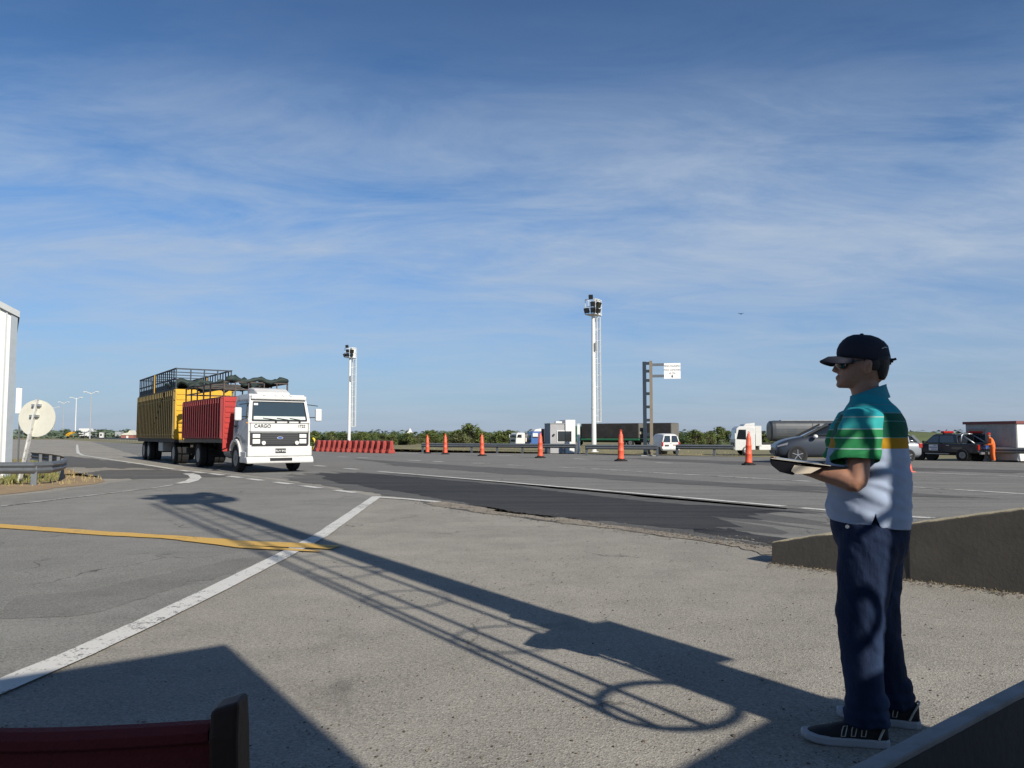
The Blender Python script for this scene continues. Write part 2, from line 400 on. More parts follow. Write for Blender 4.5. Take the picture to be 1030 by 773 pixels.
# the through lanes, greyer and streaked along the way the traffic goes
sheet('road', [G(1400, 473), G(1030, 465.5), G(760, 460.1), G(600, 457.3), G(430, 455.4), G(320, 453.4), G(140, 446.6), G(92, 444.5),
               G(150, 462), G(205, 473), G(300, 484), G(380, 496), G(440, 503), G(520, 512), G(620, 527), G(700, 537), G(776, 549), G(900, 566), G(1030, 586), G(1500, 640)], .004, 'road', .10, .9)
sheet('asphalt_patch', PX((290, 476.5), (380, 475.2), (470, 482.5), (560, 491), (640, 499.5), (720, 507.5), (815, 513), (830, 517), (785, 523), (800, 528), (745, 533), (690, 536), (630, 531), (580, 525), (530, 521.5), (480, 515), (430, 505.5), (385, 497.5), (330, 490), (295, 484)), .0062, 'midroad', .16, .2, streaks=2.2)
sheet('asphalt_patch', PX((316, 476), (380, 477), (460, 484), (540, 492), (620, 501), (690, 508), (748, 511), (792, 514), (770, 519), (735, 522), (752, 526), (715, 529),
                          (690, 533), (640, 528), (590, 523), (540, 519), (500, 514), (455, 505), (410, 496), (370, 491), (330, 484)), .008, 'newroad', .12, .16, streaks=.9)
sheet('asphalt_patch', PX((678, 533), (720, 531), (775, 541), (812, 545), (812, 553), (774, 547), (730, 541)), .008, 'newroad', .12, .16, streaks=.9)
sheet('asphalt_patch', PX((360, 462), (470, 469), (600, 477), (720, 485), (830, 490), (1000, 502), (930, 499), (800, 494), (700, 489), (600, 482), (480, 475), (400, 469)), .008, 'midroad', .14, .5, streaks=2.5)
sheet('asphalt_patch', PX((640, 461), (760, 465), (900, 470), (1030, 473.5), (1030, 477), (900, 473), (760, 468), (640, 463)), .008, 'midroad', .14, .7, streaks=3)
sheet('asphalt_patch', PX((100, 474), (160, 473), (205, 476), (236, 480), (190, 481), (140, 483), (95, 481), (70, 478)), .008, 'midroad', .2, .3, streaks=1.2)
sheet('asphalt_patch', PX((20, 462), (70, 459), (140, 467), (170, 472), (120, 471), (60, 470)), .006, 'midroad', .2, .3, streaks=1.2)
sheet('asphalt_patch', PX((20, 600), (120, 590), (220, 566), (300, 556), (285, 562), (215, 583), (150, 604), (60, 618), (-20, 622)), .0045, 'worn_yard', .06, .12, streaks=.25)
sheet('gravel_strip', PX((440, 505), (520, 515), (600, 526), (680, 538), (740, 546), (777, 553), (775, 560), (736, 550), (670, 541), (600, 530.5), (510, 519), (430, 508)), .008, 'gravel', .10, .10, streaks=.5)

def ribbon(pts, width, z, mat, name='road_marking', step=.25, rag=.012):
    pts = [Vector((p.x, p.y, 0)) for p in pts]
    fine = []
    for a, b in zip(pts, pts[1:]):
        n = max(1, min(200, int((b - a).length / step)))
        fine += [a.lerp(b, i / n) for i in range(n)]
    fine.append(pts[-1])
    L = len(fine); le, ri = [], []
    for i, p in enumerate(fine):
        d = (fine[min(i + 1, L - 1)] - fine[max(i - 1, 0)]).normalized(); nrm = Vector((-d.y, d.x, 0))
        wd = width(i / (L - 1)) if callable(width) else width
        e1 = noise.noise(p * 7) * rag; e2 = noise.noise(p * 7 + Vector((9, 9, 0))) * rag
        le.append(p + nrm * (wd / 2 + e1)); ri.append(p - nrm * (wd / 2 + e2))
    bm = bmesh.new()
    a = [bm.verts.new((p.x, p.y, z)) for p in le]; b = [bm.verts.new((p.x, p.y, z)) for p in ri]
    for i in range(L - 1): bm.faces.new((b[i], b[i + 1], a[i + 1], a[i]))
    me = bpy.data.meshes.new(name); bm.to_mesh(me); bm.free()
    for p in me.polygons: pass
    return tag(link(name, me, mat), kind='structure')
ribbon(PX((379, 500), (322, 540), (287, 558.5), (217, 594), (147, 628), (78, 659.5), (39, 676), (0, 693), (-60, 718)), .20, .012, 'white_line')
ribbon(PX((376, 500.5), (408, 502.5), (441, 505.5)), .20, .0125, 'white_line')
ribbon(PX((380, 474.6), (480, 483), (600, 493.4), (700, 502), (789, 510)), .20, .012, 'white_line')
for a, b in (((806, 511.6), (834, 514)), ((868, 517), (882, 518)), ((915, 520.5), (940, 522)), ((980, 526), (1040, 531))):
    ribbon(PX(a, b), .24, .012, 'old_line')
ribbon(PX((640, 475), (720, 479.3), (815, 484.8)), .22, .012, 'old_line')
ribbon(PX((895, 489.2), (960, 493), (1060, 499.4)), .22, .012, 'old_line')
for a, b in (((511, 468), (527, 469)), ((556, 470), (588, 471.6)), ((596, 472), (632, 474.2)), ((480, 466.2), (492, 466.8))):
    ribbon(PX(a, b), .22, .012, 'old_line')
for a, b in (((340, 459.8), (350, 460.2)), ((360, 460.6), (371, 461.1)), ((411, 463.3), (423, 463.8)), ((436, 464.4), (446, 464.9)), ((476, 466.2), (489, 466.8)), ((577, 461.8), (590, 462.4)), ((500, 458.4), (516, 459)),
             ((394, 455.6), (420, 456.6)), ((317, 468.6), (327, 469.5)), ((347, 471.6), (360, 472.6)), ((660, 465.8), (676, 466.4))):
    ribbon(PX(a, b), .26, .012, 'white_line')
ribbon(PX((905, 475), (970, 477.6), (1060, 481)), .24, .012, 'old_line')
for x, y in ((186, 474), (200, 475.6), (218, 477.6), (236, 480.2), (257, 483), (285, 486.6), (313, 490.3), (348, 495)):
    h = 5 + (x - 180) * .03
    ribbon(PX((x - h, y - h * .13), (x + h, y + h * .13)), .24, .0122, 'white_line')
ribbon(PX((-80, 520), (0, 510), (60, 502.5), (111, 496.6)), .10, .012, 'old_line')
ribbon(PX((111, 496.6), (158, 491), (184, 486.5)), .09, .012, 'old_line')
ribbon(PX((183, 486.6), (193, 484), (197, 481), (195, 478.5), (189, 476.8)), .34, .0122, 'white_line')
ribbon(PX((77.6, 447.5), (77.8, 452), (78.6, 456), (83, 458.3), (107, 462), (139, 466.7), (176, 472.6)), .22, .012, 'white_line')
for k, (o0, o1, wd, x1) in enumerate(((-1.2, -2.0, .13, 205), (.2, -.4, .14, 230), (1.4, .8, .10, 225))):
    ribbon(PX((-120, 522 + o0 * .5), (0, 530 + o0), (100, 537.5 + (o0 + o1) / 2), (x1, 544.5 + o1)), wd, .0130 + k * .0004, 'yellow_line', rag=.03)
for k, (x0, o0, o1, wd, x1) in enumerate(((150, -.5, -3.2, .12, 318), (165, 1.0, -1.2, .14, 341), (180, 2.2, .8, .13, 336), (185, 3.4, 2.6, .12, 300), (200, 4.2, 4.0, .10, 322))):
    ribbon(PX((x0, 541 + o0), (240, 547.5 + (o0 + o1) / 2), (x1, 552.0 + o1)), wd, .0145 + k * .0004, 'yellow_line', rag=.035)
ribbon(PX((40, 531), (120, 537), (200, 541.5)), .06, .0128, 'newroad', name='tar_seam', rag=.03)

# loose grit on the yard
def scatter_stones():
    bm = bmesh.new()
    for i in range(1000):
        if random.random() < .6:
            x, y = random.uniform(300, 1000), random.uniform(505, 773)
        else:
            x, y = random.uniform(0, 1030), random.uniform(500, 773)
        p = G(x, y); r = random.uniform(.002, .006) * (1.6 if random.random() < .05 else 1)
        m = Matrix.Translation((p.x, p.y, .004)) @ Matrix.Rotation(random.uniform(0, 6), 4, 'Z') @ Matrix.Diagonal((r * random.uniform(.8, 1.8), r, r * .6, 1))
        bmesh.ops.create_icosphere(bm, subdivisions=1, radius=1, matrix=m)
    for i in range(1700):                  # leaf litter and gravel swept against the patched edge
        t = random.random(); x = 415 + 365 * t; y = 505 + 46 * t + random.gauss(0, 2.6)
        if i % 5 == 0: x, y = random.gauss(560, 90), random.gauss(570, 30)
        if i % 5 == 1: t = random.random(); x = 772 + 258 * t; y = 566.5 + 31.5 * t + abs(random.gauss(0, 2.2))
        p = G(x, y); r = random.uniform(.004, .013) if i % 5 else random.uniform(.003, .008)
        m = Matrix.Translation((p.x, p.y, .012)) @ Matrix.Rotation(random.uniform(0, 6), 4, 'Z') @ Matrix.Diagonal((r * random.uniform(.8, 2.2), r, r * .35, 1))
        bmesh.ops.create_icosphere(bm, subdivisions=1, radius=1, matrix=m)
    me = bpy.data.meshes.new('grit'); bm.to_mesh(me); bm.free()
    tag(link('grit', me, 'gritmat', None), kind='stuff')
m_, t_, b_ = nt('grit'); gg = t_.nodes.new('ShaderNodeNewGeometry')
t_.links.new(ramp(t_, gg.outputs['Random Per Island'], [(0, (.045, .04, .034)), (.55, (.11, .085, .06)), (.88, (.2, .165, .12)), (1, (.36, .32, .27))]), b_.inputs['Base Color'])
M['gritmat'] = m_
scatter_stones()

# ------------------------------------------------------------------ foliage
def leaf_mass(bm, c, r, n, size):
    for _ in range(n):
        while True:
            q = Vector((random.uniform(-1, 1), random.uniform(-1, 1), random.uniform(-1, 1)))
            if .25 < q.length < 1: break
        p = Vector(c) + Vector((q.x * r[0], q.y * r[1], q.z * r[2]))
        s = size * random.uniform(.6, 1.5)
        m = Matrix.Rotation(random.uniform(0, 6.3), 3, 'Z') @ Matrix.Rotation(random.uniform(-1.2, 1.2), 3, 'X')
        v = [bm.verts.new(p + m @ Vector(k)) for k in ((-s, 0, 0), (0, -s * .55, .1 * s), (s, 0, 0), (0, s * .55, .1 * s))]
        bm.faces.new(v)
def make_tree(h, wid, n, leaf, leafmat_, clumps=16, bare=.15):
    root = thing('tree', 'tree', 'tree', (0, 0, 0))
    tr = MB(); top = Vector((random.uniform(-.1, .1) * h, random.uniform(-.1, .1) * h, h * .8))
    tr.tube([(0, 0, -.1), top * .3, top * .6, top], [h * .035, h * .028, h * .018, h * .006], 7)
    bm = bmesh.new()
    for i in range(clumps):
        a = random.uniform(0, 6.28); k = random.random() ** .6
        z = h * random.uniform(bare + .12, .92); rad = wid * k * (1.0 - .55 * max(0, (z / h - .5) * 2))
        c = Vector((rad * math.cos(a), rad * math.sin(a), z)); rr = wid * random.uniform(.25, .45)
        leaf_mass(bm, c, (rr, rr, rr * .8), n // clumps, leaf)
        b0 = top * random.uniform(.25, .7)
        tr.tube([b0, b0.lerp(c, .6) + Vector((0, 0, .05 * h)), c], [h * .014, h * .009, h * .003], 5)
    me = bpy.data.meshes.new('crown'); bm.to_mesh(me); bm.free()
    link('crown', me, leafmat_, root); tr.build('trunk', 'bark', root)
    return root
TREES = [make_tree(3.2, 1.7, 2600, .13, 'leaf_mid', 30, .0), make_tree(2.4, 1.9, 2600, .13, 'leaf_dark', 28, -.08), make_tree(1.9, 1.9, 2200, .12, 'leaf_olive', 26, -.1), make_tree(2.8, 1.4, 2200, .13, 'leaf_mid', 24, .02)]
TL = {0: 'mid green rounded tree', 1: 'dark green spreading bush', 2: 'olive coloured low bush', 3: 'dark narrow tree'}
used = set()
def put_tree(kind, px, Y, s, where, group='trees beyond the far guardrail'):
    X = (px - 515) / F * Y; loc = (X, Y, -.03)
    lab = TL[kind] + ' ' + where
    if kind not in used:
        used.add(kind); o = TREES[kind]; o.location = loc; o.scale = (s,) * 3; o['label'] = lab; o.rotation_euler = (0, 0, random.uniform(0, 6))
    else: o = dup(TREES[kind], loc, random.uniform(0, 6), lab, s)
    o['group'] = group
    return o
# notable ones
put_tree(0, 475, 92, .84, 'standing above its neighbours behind the third orange post from the left')
put_tree(0, 509, 96, .62, 'just left of the white truck cab')
put_tree(0, 699, 92, .62, 'just right of the white van')
put_tree(0, 726, 120, .82, 'left of the tanker cab above the guardrail')
put_tree(2, 461, 88, .75, 'in front of the tree line by the second orange post')
for i in range(120):
    px = random.choice((random.uniform(312, 520), random.uniform(312, 520), random.uniform(312, 520), random.uniform(680, 770)))
    Y = random.uniform(98, 150); kind = random.choice((0, 1, 1, 2, 2, 3))
    put_tree(kind, px, Y, random.uniform(.7, 1.1) * (Y / 120) ** .5 * (.62 if px < 430 else .66 if px < 520 else .62), 'in the tree line ' + ('left of the light tower hut' if px < 515 else 'between the white van and the tanker'))
for px in (95, 99, 108, 111, 106, 66, 82, 140, 128):
    put_tree(random.choice((1, 1, 3)), px + random.uniform(-1, 1), random.uniform(360, 420), random.uniform(1.2, 1.9), 'far down the road left of the yellow trailer', 'trees far down the road')
bm = bmesh.new()
for i in range(420):
    x = random.uniform(-330, 320); Y = random.uniform(300, 420)
    leaf_mass(bm, (x, Y, 1.4), (6, 5, 1.9 + 1.3 * noise.noise(Vector((x * .03, 0, 0)))), 26, .9)
me = bpy.data.meshes.new('woods'); bm.to_mesh(me); bm.free()
tag(link('distant_woods', me, 'far_leaf'), kind='stuff')
# grassy rise behind the dark pickup
hb = MB(); rings = []
for i in range(17):
    a = i / 16; x = -26 + 52 * a; hh = 2.0 * math.sin(math.pi * a) ** .8
    rings.append([(x, -9, -.4), (x, -5, hh * .55 - .2), (x, -1, hh - .05), (x, 3, hh * .8 - .1), (x, 9, -.4)])
hb.loft(rings)
hill = structure('hill', hb, pm('hill_grass', (.085, .105, .04), .95, var=.4, vs=.6, bmp=.8, bs=6), smooth=True)
hill.location = (51, 112, -.02); hill.rotation_euler = (0, 0, R(-8))

def grass(name, poly_px, n, hgt, mat):
    xs = [p[0] for p in poly_px]; ys = [p[1] for p in poly_px]
    def inside(x, y):
        c = False
        for (x0, y0), (x1, y1) in zip(poly_px, poly_px[1:] + poly_px[:1]):
            if (y0 > y) != (y1 > y) and x < (x1 - x0) * (y - y0) / (y1 - y0) + x0: c = not c
        return c
    bm = bmesh.new(); k = 0
    while k < n:
        x, y = random.uniform(min(xs), max(xs)), random.uniform(min(ys), max(ys))
        if not inside(x, y): continue
        if noise.noise(Vector((x * .12, y * .35, 0))) < -.12 and random.random() < .8: k += .3; continue
        k += 1; p = G(x, y); h = hgt * random.uniform(.4, 1.3); a = random.uniform(0, 6.28); wd = h * .07
        d = Vector((math.cos(a), math.sin(a), 0)); lean = Vector((random.uniform(-.4, .4), random.uniform(-.4, .4), 0)) * h
        v0 = bm.verts.new((p.x - d.x * wd, p.y - d.y * wd, 0)); v1 = bm.verts.new((p.x + d.x * wd, p.y + d.y * wd, 0))
        v2 = bm.verts.new((p.x + lean.x * .4, p.y + lean.y * .4, h * .65)); v3 = bm.verts.new((p.x + lean.x, p.y + lean.y, h))
        bm.faces.new((v0, v1, v2)); bm.faces.new((v0, v2, v3))
    me = bpy.data.meshes.new(name); bm.to_mesh(me); bm.free()
    return tag(link(name, me, mat), kind='stuff')
verge = [(-60, 462), (30, 462), (62, 470), (75, 475), (98, 480), (107, 484.5), (95, 487), (72, 489.5), (40, 494), (0, 498), (-60, 504)]
sheet('verge', PX(*verge), .008, pm('verge_earth', (.25, .17, .095), .95, var=.35, vs=1.5, bmp=.8, bs=14, dirt=.7, dirtc=(.34, .27, .14)), .15, .5)
grass('dry_grass', [(-60, 466), (60, 470), (100, 480), (106, 484), (70, 488), (40, 489), (-60, 493)], 1500, .11, 'grass_dry')
grass('green_grass', [(-60, 462), (45, 464), (62, 476), (60, 485), (20, 488), (-60, 491)], 3200, .17, 'grass_green')
grass('dry_grass', [(776, 565), (800, 567), (900, 580), (1030, 596), (1030, 600), (900, 584), (790, 570), (770, 568)], 500, .026, 'grass_dry')
grass('dry_grass', [(430, 450.6), (600, 452.2), (760, 456), (760, 459.5), (600, 456.8), (330, 453), (330, 450)], 1500, .10, 'grass_dry')

# ------------------------------------------------------------------ guardrails
def w_beam(path, name, label, mat, ztop=.72, hb=.31, post_every=2.0, posts=True, group=None):
    pts = [Vector((p[0], p[1], 0)) for p in path]
    root = thing(name, label, 'guardrail', pts[0], 0, group)
    fine = []
    for a, b in zip(pts, pts[1:]):
        n = max(1, int((b - a).length / 1.0)); fine += [a.lerp(b, i / n) for i in range(n)]
    fine.append(pts[-1])
    prof = [(0, 0), (.045, .04), (.075, .09), (.02, .155), (.075, .22), (.045, .27), (0, .31)]
    prof2 = [(a - .008, z) for a, z in reversed(prof)]
    rings = []
    for i, p in enumerate(fine):
        d = (fine[min(i + 1, len(fine) - 1)] - fine[max(i - 1, 0)]).normalized(); nr = Vector((d.y, -d.x, 0))
        rings.append([p - pts[0] + nr * (a + .06) + Vector((0, 0, ztop - hb + z)) for a, z in prof + prof2])
    MB().loft(rings).build('rail', mat, root)
    acc = 0.0; last = None; k = 0
    for i, p in enumerate(fine):
        if last is None or (p - last).length >= post_every:
            last = p; q = p - pts[0]
            d = (fine[min(i + 1, len(fine) - 1)] - fine[max(i - 1, 0)]).normalized()
            mt = Matrix.Translation(q) @ Matrix.Rotation(math.atan2(d.y, d.x), 4, 'Z')
            MB().box(-.07, .07, -.05, .05, -.05, ztop - .04, mt).build('post', 'galv_dark' if mat == 'galv_dark' else mat, root)
            k += 1
            if k >= 95: break
    return root
w_beam(PX((425, 455.2), (500, 456), (579, 456.9)), 'guardrail', 'dull steel guardrail in front of the white hut and the parked trucks', 'galv_dark', group=None)
w_beam(PX((590, 458.4), (661, 459.3)), 'guardrail', 'dull steel guardrail between the tall light tower and the sign column', 'galv_dark')
w_beam(PX((681, 458.2), (738, 459.0)), 'guardrail', 'dark guardrail running from the white van to the tanker cab', 'galv_dark')
w_beam(PX((992, 464.2), (1060, 465.8)), 'guardrail', 'dull steel guardrail in front of the grey cabin', 'galv_dark')
w_beam(PX((96, 443), (118, 443.8), (140, 444.8)), 'guardrail', 'low guardrail far down the road left of the yellow trailer', 'galv_dark', post_every=4)
arc = []
a0, a1 = G(-90, 489.5), G(34, 488.5); b0, b1 = G(33, 470), G(-10, 470)
arc = [a0, a1, G(48, 487.5), G(57, 485.5), G(62, 482.5), G(62.5, 479.5), G(58, 476.5), G(50, 474), G(40, 472), G(28, 470.4)]
w_beam(arc, 'guardrail', 'galvanised guardrail curving round the grass verge beside the round sign', 'rail_grey', ztop=.62, post_every=1.35)
rf = MB().cyl((0, 0, 0), (0, -.02, 0), .04); o = rf.build('reflector', 'redlens'); p = G(44, 487.6); o.location = (p.x + .05, p.y - .16, .43)
tag(o, 'small red reflector on the curved guardrail', 'reflector')

# ------------------------------------------------------------------ light towers with caged ladders
def make_tower(label, loc, yaw, H=11.0):
    root = thing('light_tower', label, 'light tower', loc, yaw, 'white floodlight towers with caged ladders')
    MB().cyl((0, 0, 0), (0, 0, H), .20, .13, 20).cyl((0, 0, 0), (0, 0, .04), .36, .36, 20).cyl((0, 0, 3.4), (0, 0, 3.55), .195, .195, 20).build('pole', 'white_paint', root, smooth=False)
    l = MB(); z0 = .35
    for s in (-1, 1): l.bar((.30, s * .21, 2.3), (.30, s * .21, H + .1), .055, .045)
    k = 0
    z = 2.45
    while z < H: l.cyl((.30, -.21, z), (.30, .21, z), .012, n=6); z += .32
    for z in (2.9, 5.2, 7.5, 9.8):
        for s in (-1, 1): l.bar((.1, s * .09, z), (.30, s * .21, z), .03)
    l.build('ladder', 'white_paint', root)
    c = MB(); rad = .34
    for i in range(10):
        z = 2.42 + i * (H - 2.6) / 9
        pts = [(.56 + rad * math.cos(a), rad * math.sin(a), z) for a in [2 * math.pi * q / 24 for q in range(24)]]
        c.tube(pts, .024 if i == 0 else .011, 6, closed=True)
    for a in (-78, -40, 0, 40, 78):
        x, y = .56 + rad * math.cos(R(a)), rad * math.sin(R(a))
        c.bar((x, y, 2.42), (x, y, H), .055, .045)
    c.build('safety_cage', 'white_paint', root)
    p = MB(); p.box(-.52, .66, -.48, .48, H, H + .06)
    for x, y in ((-.49, -.45), (.63, -.45), (-.49, .45), (.63, .45), (.07, -.45), (.07, .45)): p.box(x - .02, x + .02, y - .02, y + .02, H + .06, H + 1.25)
    for z in (.65, 1.23):
        p.box(-.49, .63, -.465, -.435, H + z - .02, H + z + .02); p.box(-.49, .63, .435, .465, H + z - .02, H + z + .02)
        p.box(-.505, -.475, -.43, .43, H + z - .02, H + z + .02)
    p.build('platform', 'white_paint', root)
    MB().box(-.05, .55, -.40, -.05, H + .07, H + 1.3).build('ballast_cabinet', 'white_paint', root, bevel=.02)
    for (x, y, z, rz, sz) in ((-.66, -.32, .30, 200, .40), (-.66, .25, .30, 170, .40), (-.66, -.30, .80, 195, .36), (-.60, -.10, 1.38, 200, .34), (-.22, -.60, .75, 262, .46), (-.22, -.58, .28, 262, .34), (.74, .2, 1.0, 20, .3)):
        m = Matrix.Translation((x, y, H + z)) @ Matrix.Rotation(R(rz), 4, 'Z') @ Matrix.Rotation(R(22), 4, 'Y')
        f = MB(); f.box(-.12, .10, -sz / 2, sz / 2, -sz / 2, sz / 2, m); f.box(-.26, -.13, -sz / 4, sz / 4, -sz / 4, sz / 4, m)
        fo = f.build('floodlight', 'black', root, bevel=.015)
        MB().box(.102, .108, -sz * .44, sz * .44, -sz * .44, sz * .44, m).build('lens', 'glass', fo)
    MB().box(-.16, .0, -.36, -.17, 8.1, 8.75).build('junction_box', 'grey_paint', root, bevel=.01)
    return root
make_tower('tall white floodlight tower rising beside the white hut', G(597.5, 454.8), R(58))
make_tower('white floodlight tower behind the row of red barriers', (P(351, 448, 98).x, 98, 0), R(50))
hoop = G(676, 707); pol = G(755, 683)
along = hoop.dot(AW) - 2.42 * COT
tw = PP * (hoop.dot(PP) + .53) + AW * along
t3 = make_tower('white floodlight tower with caged ladder beside the booth to the right', (tw.x, tw.y, 0), math.pi + AZ)
MB().box(-.33, -.17, -.2, .2, 2.75, 3.25).build('meter_box', 'grey_paint', t3, bevel=.01)

# ------------------------------------------------------------------ booths behind the viewer (they cast the two corner shadows)
def booth(label, cat, foot, h):
    c = Vector((sum(p[0] for p in foot) / len(foot), sum(p[1] for p in foot) / len(foot), 0))
    root = thing('booth', label, cat, c)
    MB().prism([(p[0] - c.x, p[1] - c.y) for p in foot], 'z', 0, h - .12).build('wall', 'hut_wall', root)
    MB().prism([((p[0] - c.x) * 1.0, (p[1] - c.y) * 1.0) for p in foot], 'z', h - .118, h).build('roof', 'grey_paint', root)
    return root
ap = G(228, 648); e1 = G(0, 684); c1 = ap - AW * 4.0 * COT; wdir = (e1 - ap).normalized(); bdir = (-AW + PP * .01).normalized()
booth('grey toll booth behind the viewer whose corner shadow falls beside the chair', 'booth', [c1, c1 + wdir * 7, c1 + wdir * 7 + bdir * 3, c1 + bdir * 3], 4.0)
ap2 = G(785, 717); e2 = G(680, 773); c2 = ap2 - AW * 2.4 * COT; w2 = (e2 - ap2).normalized()
c2r = c2 + PP * .42
booth('low grey equipment booth behind the man on the right', 'booth', [c2, c2 + w2 * 1.95, c2 + w2 * 1.95 - AW * .9, c2r - AW * .9, c2r], 2.4)

# ------------------------------------------------------------------ concrete walls on the right
def ramp_wall():
    a, b = G(776, 567), G(1030, 598); d = (b - a).normalized(); nr = Vector((-d.y, d.x, 0))
    if nr.y < 0: nr = -nr
    L = (b - a).length
    root = thing('concrete_wall', 'low stained concrete wall sloping down to the left behind the man', 'wall', a, math.atan2(d.y, d.x))
    mb = MB()
    rings = []
    n = 90
    for i in range(n + 1):
        x = (L + 5) * i / n
        h = .215 + .50 * min(1, x / L * .98) + noise.noise(Vector((x * 1.3, 0, 0))) * .010 + noise.noise(Vector((x * 9, 3, 0))) * .012
        t = .21
        rings.append([(x, 0, -.02), (x, .02, h - .012), (x, .035, h), (x, t * 2 - .03, h), (x, t * 2, h - .012), (x, t * 2 + .02, -.02)])
    wl = mb.loft(rings).build('wall', 'concrete', root)
    tp_ = MB(); rg_ = []
    for i in range(n + 1):
        x = (L + 5) * i / n
        h = .215 + .50 * min(1, x / L * .98) + noise.noise(Vector((x * 1.3, 0, 0))) * .010 + noise.noise(Vector((x * 9, 3, 0))) * .012
        e = .012 * noise.noise(Vector((x * 6, 8, 0)))
        rg_.append([(x, .030 + e, h - .004), (x, .034 + e, h + .005), (x, .388 + e, h + .005), (x, .392 + e, h - .004)])
    tp_.loft(rg_).build('top_face', 'sunlit_mossy_top', wl)
    for xj in (1.35, 3.1): MB().box(xj - .006, xj + .006, -.004, .40, .0, .215 + .49 * min(1, xj / L) - .01).build('joint', 'black', wl)
    return root
ramp_wall()
nw0, nw1 = G(855, 773, .7), G(1030, 684.5, .7); dn = (nw1 - nw0).normalized()
rw = thing('low_wall', 'dark low wall with pale top edge in the near right corner', 'wall', (nw0.x, nw0.y, 0), math.atan2(dn.y, dn.x))
MB().box(-.30, 1.12, -.034, 0, 0, .685).build('panel', 'concrete_dark', rw)
MB().box(-.30, 1.12, -.036, .003, .686, .700).build('coping', 'coping', rw, bevel=.003)

# ------------------------------------------------------------------ orange delineator posts, small cone, red barriers
def make_post():
    r = thing('delineator_post', 'x', 'traffic post', (0, 0, 0), 0, 'orange delineator posts along the lane')
    MB().prism([(.30 * math.cos(a), .30 * math.sin(a)) for a in [math.pi / 8 + math.pi / 4 * i for i in range(8)]], 'z', 0, .07).prism([(.2 * math.cos(a), .2 * math.sin(a)) for a in [math.pi / 8 + math.pi / 4 * i for i in range(8)]], 'z', .07, .11).build('base', 'rubber', r)
    b = MB(); prof = [(.155, .10), (.15, .16), (.14, .2), (.135, .45), (.145, .47), (.145, .5), (.13, .52), (.12, .8), (.13, .82), (.13, .85), (.112, .87), (.10, 1.15), (.085, 1.22), (.06, 1.26), (.055, 1.33), (.03, 1.36)]
    b.loft([[(q * math.cos(2 * math.pi * i / 18), q * math.sin(2 * math.pi * i / 18), z) for i in range(18)] for q, z in prof])
    b.build('tube', 'orange', r, smooth=True)
    h = MB(); h.tube([(-.02, .0, 1.34), (-.05, .0, 1.42), (.02, 0, 1.44), (.03, 0, 1.34)], .016, 6); h.build('handle', 'orange', r)
    return r
DP = [((430, 456.4), 'orange post, leftmost of the row, by the end of the red barriers'), ((448, 457.3), 'orange post second from left against the tree line'), ((485, 459), 'orange post standing in front of the tallest tree'),
      ((543.5, 461), 'orange post in front of the blue truck cab'), ((624.5, 464.2), 'tall orange post in front of the black tarped truck'), ((753, 468.2), 'tall orange post in front of the tanker truck cab')]
post0 = make_post()
for i, ((x, y), lab) in enumerate(DP):
    sc_ = {0: .96, 1: 1.0, 2: 1.0, 3: 1.06, 4: 1.12, 5: 1.04}[i]
    o = post0 if i == 0 else dup(post0, (0, 0, 0))
    o.location = G(x, y); o['label'] = lab; o.scale = (sc_,) * 3; o.rotation_euler = (random.uniform(-.02, .02), random.uniform(-.02, .02), i * .7)
cn = thing('traffic_cone', 'small orange traffic cone just behind the man\'s back', 'traffic cone', G(914, 475.3))
MB().box(-.17, .17, -.17, .17, 0, .035).build('base', 'orange', cn, bevel=.01)
MB().cyl((0, 0, .035), (0, 0, .62), .13, .025, 18).build('cone', 'orange', cn)
def make_barrier():
    r = thing('plastic_barrier', 'red plastic road barrier standing side by side in the row beside the truck', 'road barrier', (0, 0, 0), 0, 'red plastic barriers in a row')
    prof = [(-.26, 0), (.26, 0), (.26, .16), (.16, .38), (.12, .86), (.09, .92), (-.09, .92), (-.12, .86), (-.16, .38), (-.26, .16)]
    b = MB(); b.prism(prof, 'y', -.75, .75)
    b.build('shell', 'barrier_red', r, bevel=.03)
    s = MB()
    for y in (-.45, 0, .45):
        s.prism([(.262, .02), (.275, .16), (.178, .38), (.14, .84), (.118, .84), (.155, .38), (.255, .16)], 'y', y - .06, y + .06)
        s.prism([(-.262, .02), (-.275, .16), (-.178, .38), (-.14, .84), (-.118, .84), (-.155, .38), (-.255, .16)], 'y', y - .06, y + .06)
    s.build('rib', 'barrier_red', r)
    MB().prism([(-.06, .3), (.06, .3), (.05, .80), (-.05, .80)], 'y', -.79, -.752).build('coupling', 'barrier_red', r)
    MB().cyl((.0, .3, .921), (.0, .3, .95), .05).build('filler_cap', 'black', r)
    return r
bar0 = make_barrier()
nb = 14
pa, pb = G(319.5, 454.2), G(391, 456.2)
BL = {0: 'red plastic barrier at the left end of the row by the truck bumper', nb - 1: 'red plastic barrier at the right end of the row with its sunlit end showing'}
ORD = ['', 'second', 'third', 'fourth', 'fifth', 'sixth', 'seventh']
for i in range(nb):
    o = bar0 if i == 0 else dup(bar0, (0, 0, 0))
    p = pa.lerp(pb, i / (nb - 1)); o.location = (p.x, p.y, 0); o.rotation_euler = (0, 0, R(24) + random.uniform(-.05, .05))
    o['label'] = BL.get(i) or 'red plastic barrier ' + ORD[min(i, nb - 1 - i)] + (' from the left end of the row by the truck' if i < nb / 2 else ' from the right end of the row by the truck')
ys = thing('arrow_marker', 'yellow bent marker post between the truck and the red barriers', 'marker', G(315.5, 453.5))
MB().tube([(-.12, 0, 0), (.14, 0, .45), (.16, 0, .62), (.02, 0, .98), (-.1, 0, 1.08)], .09, 8).build('bent_tube', 'yellow_sign', ys, smooth=True)
MB().box(-.25, .1, -.15, .15, 0, .05).build('base', 'black', ys)

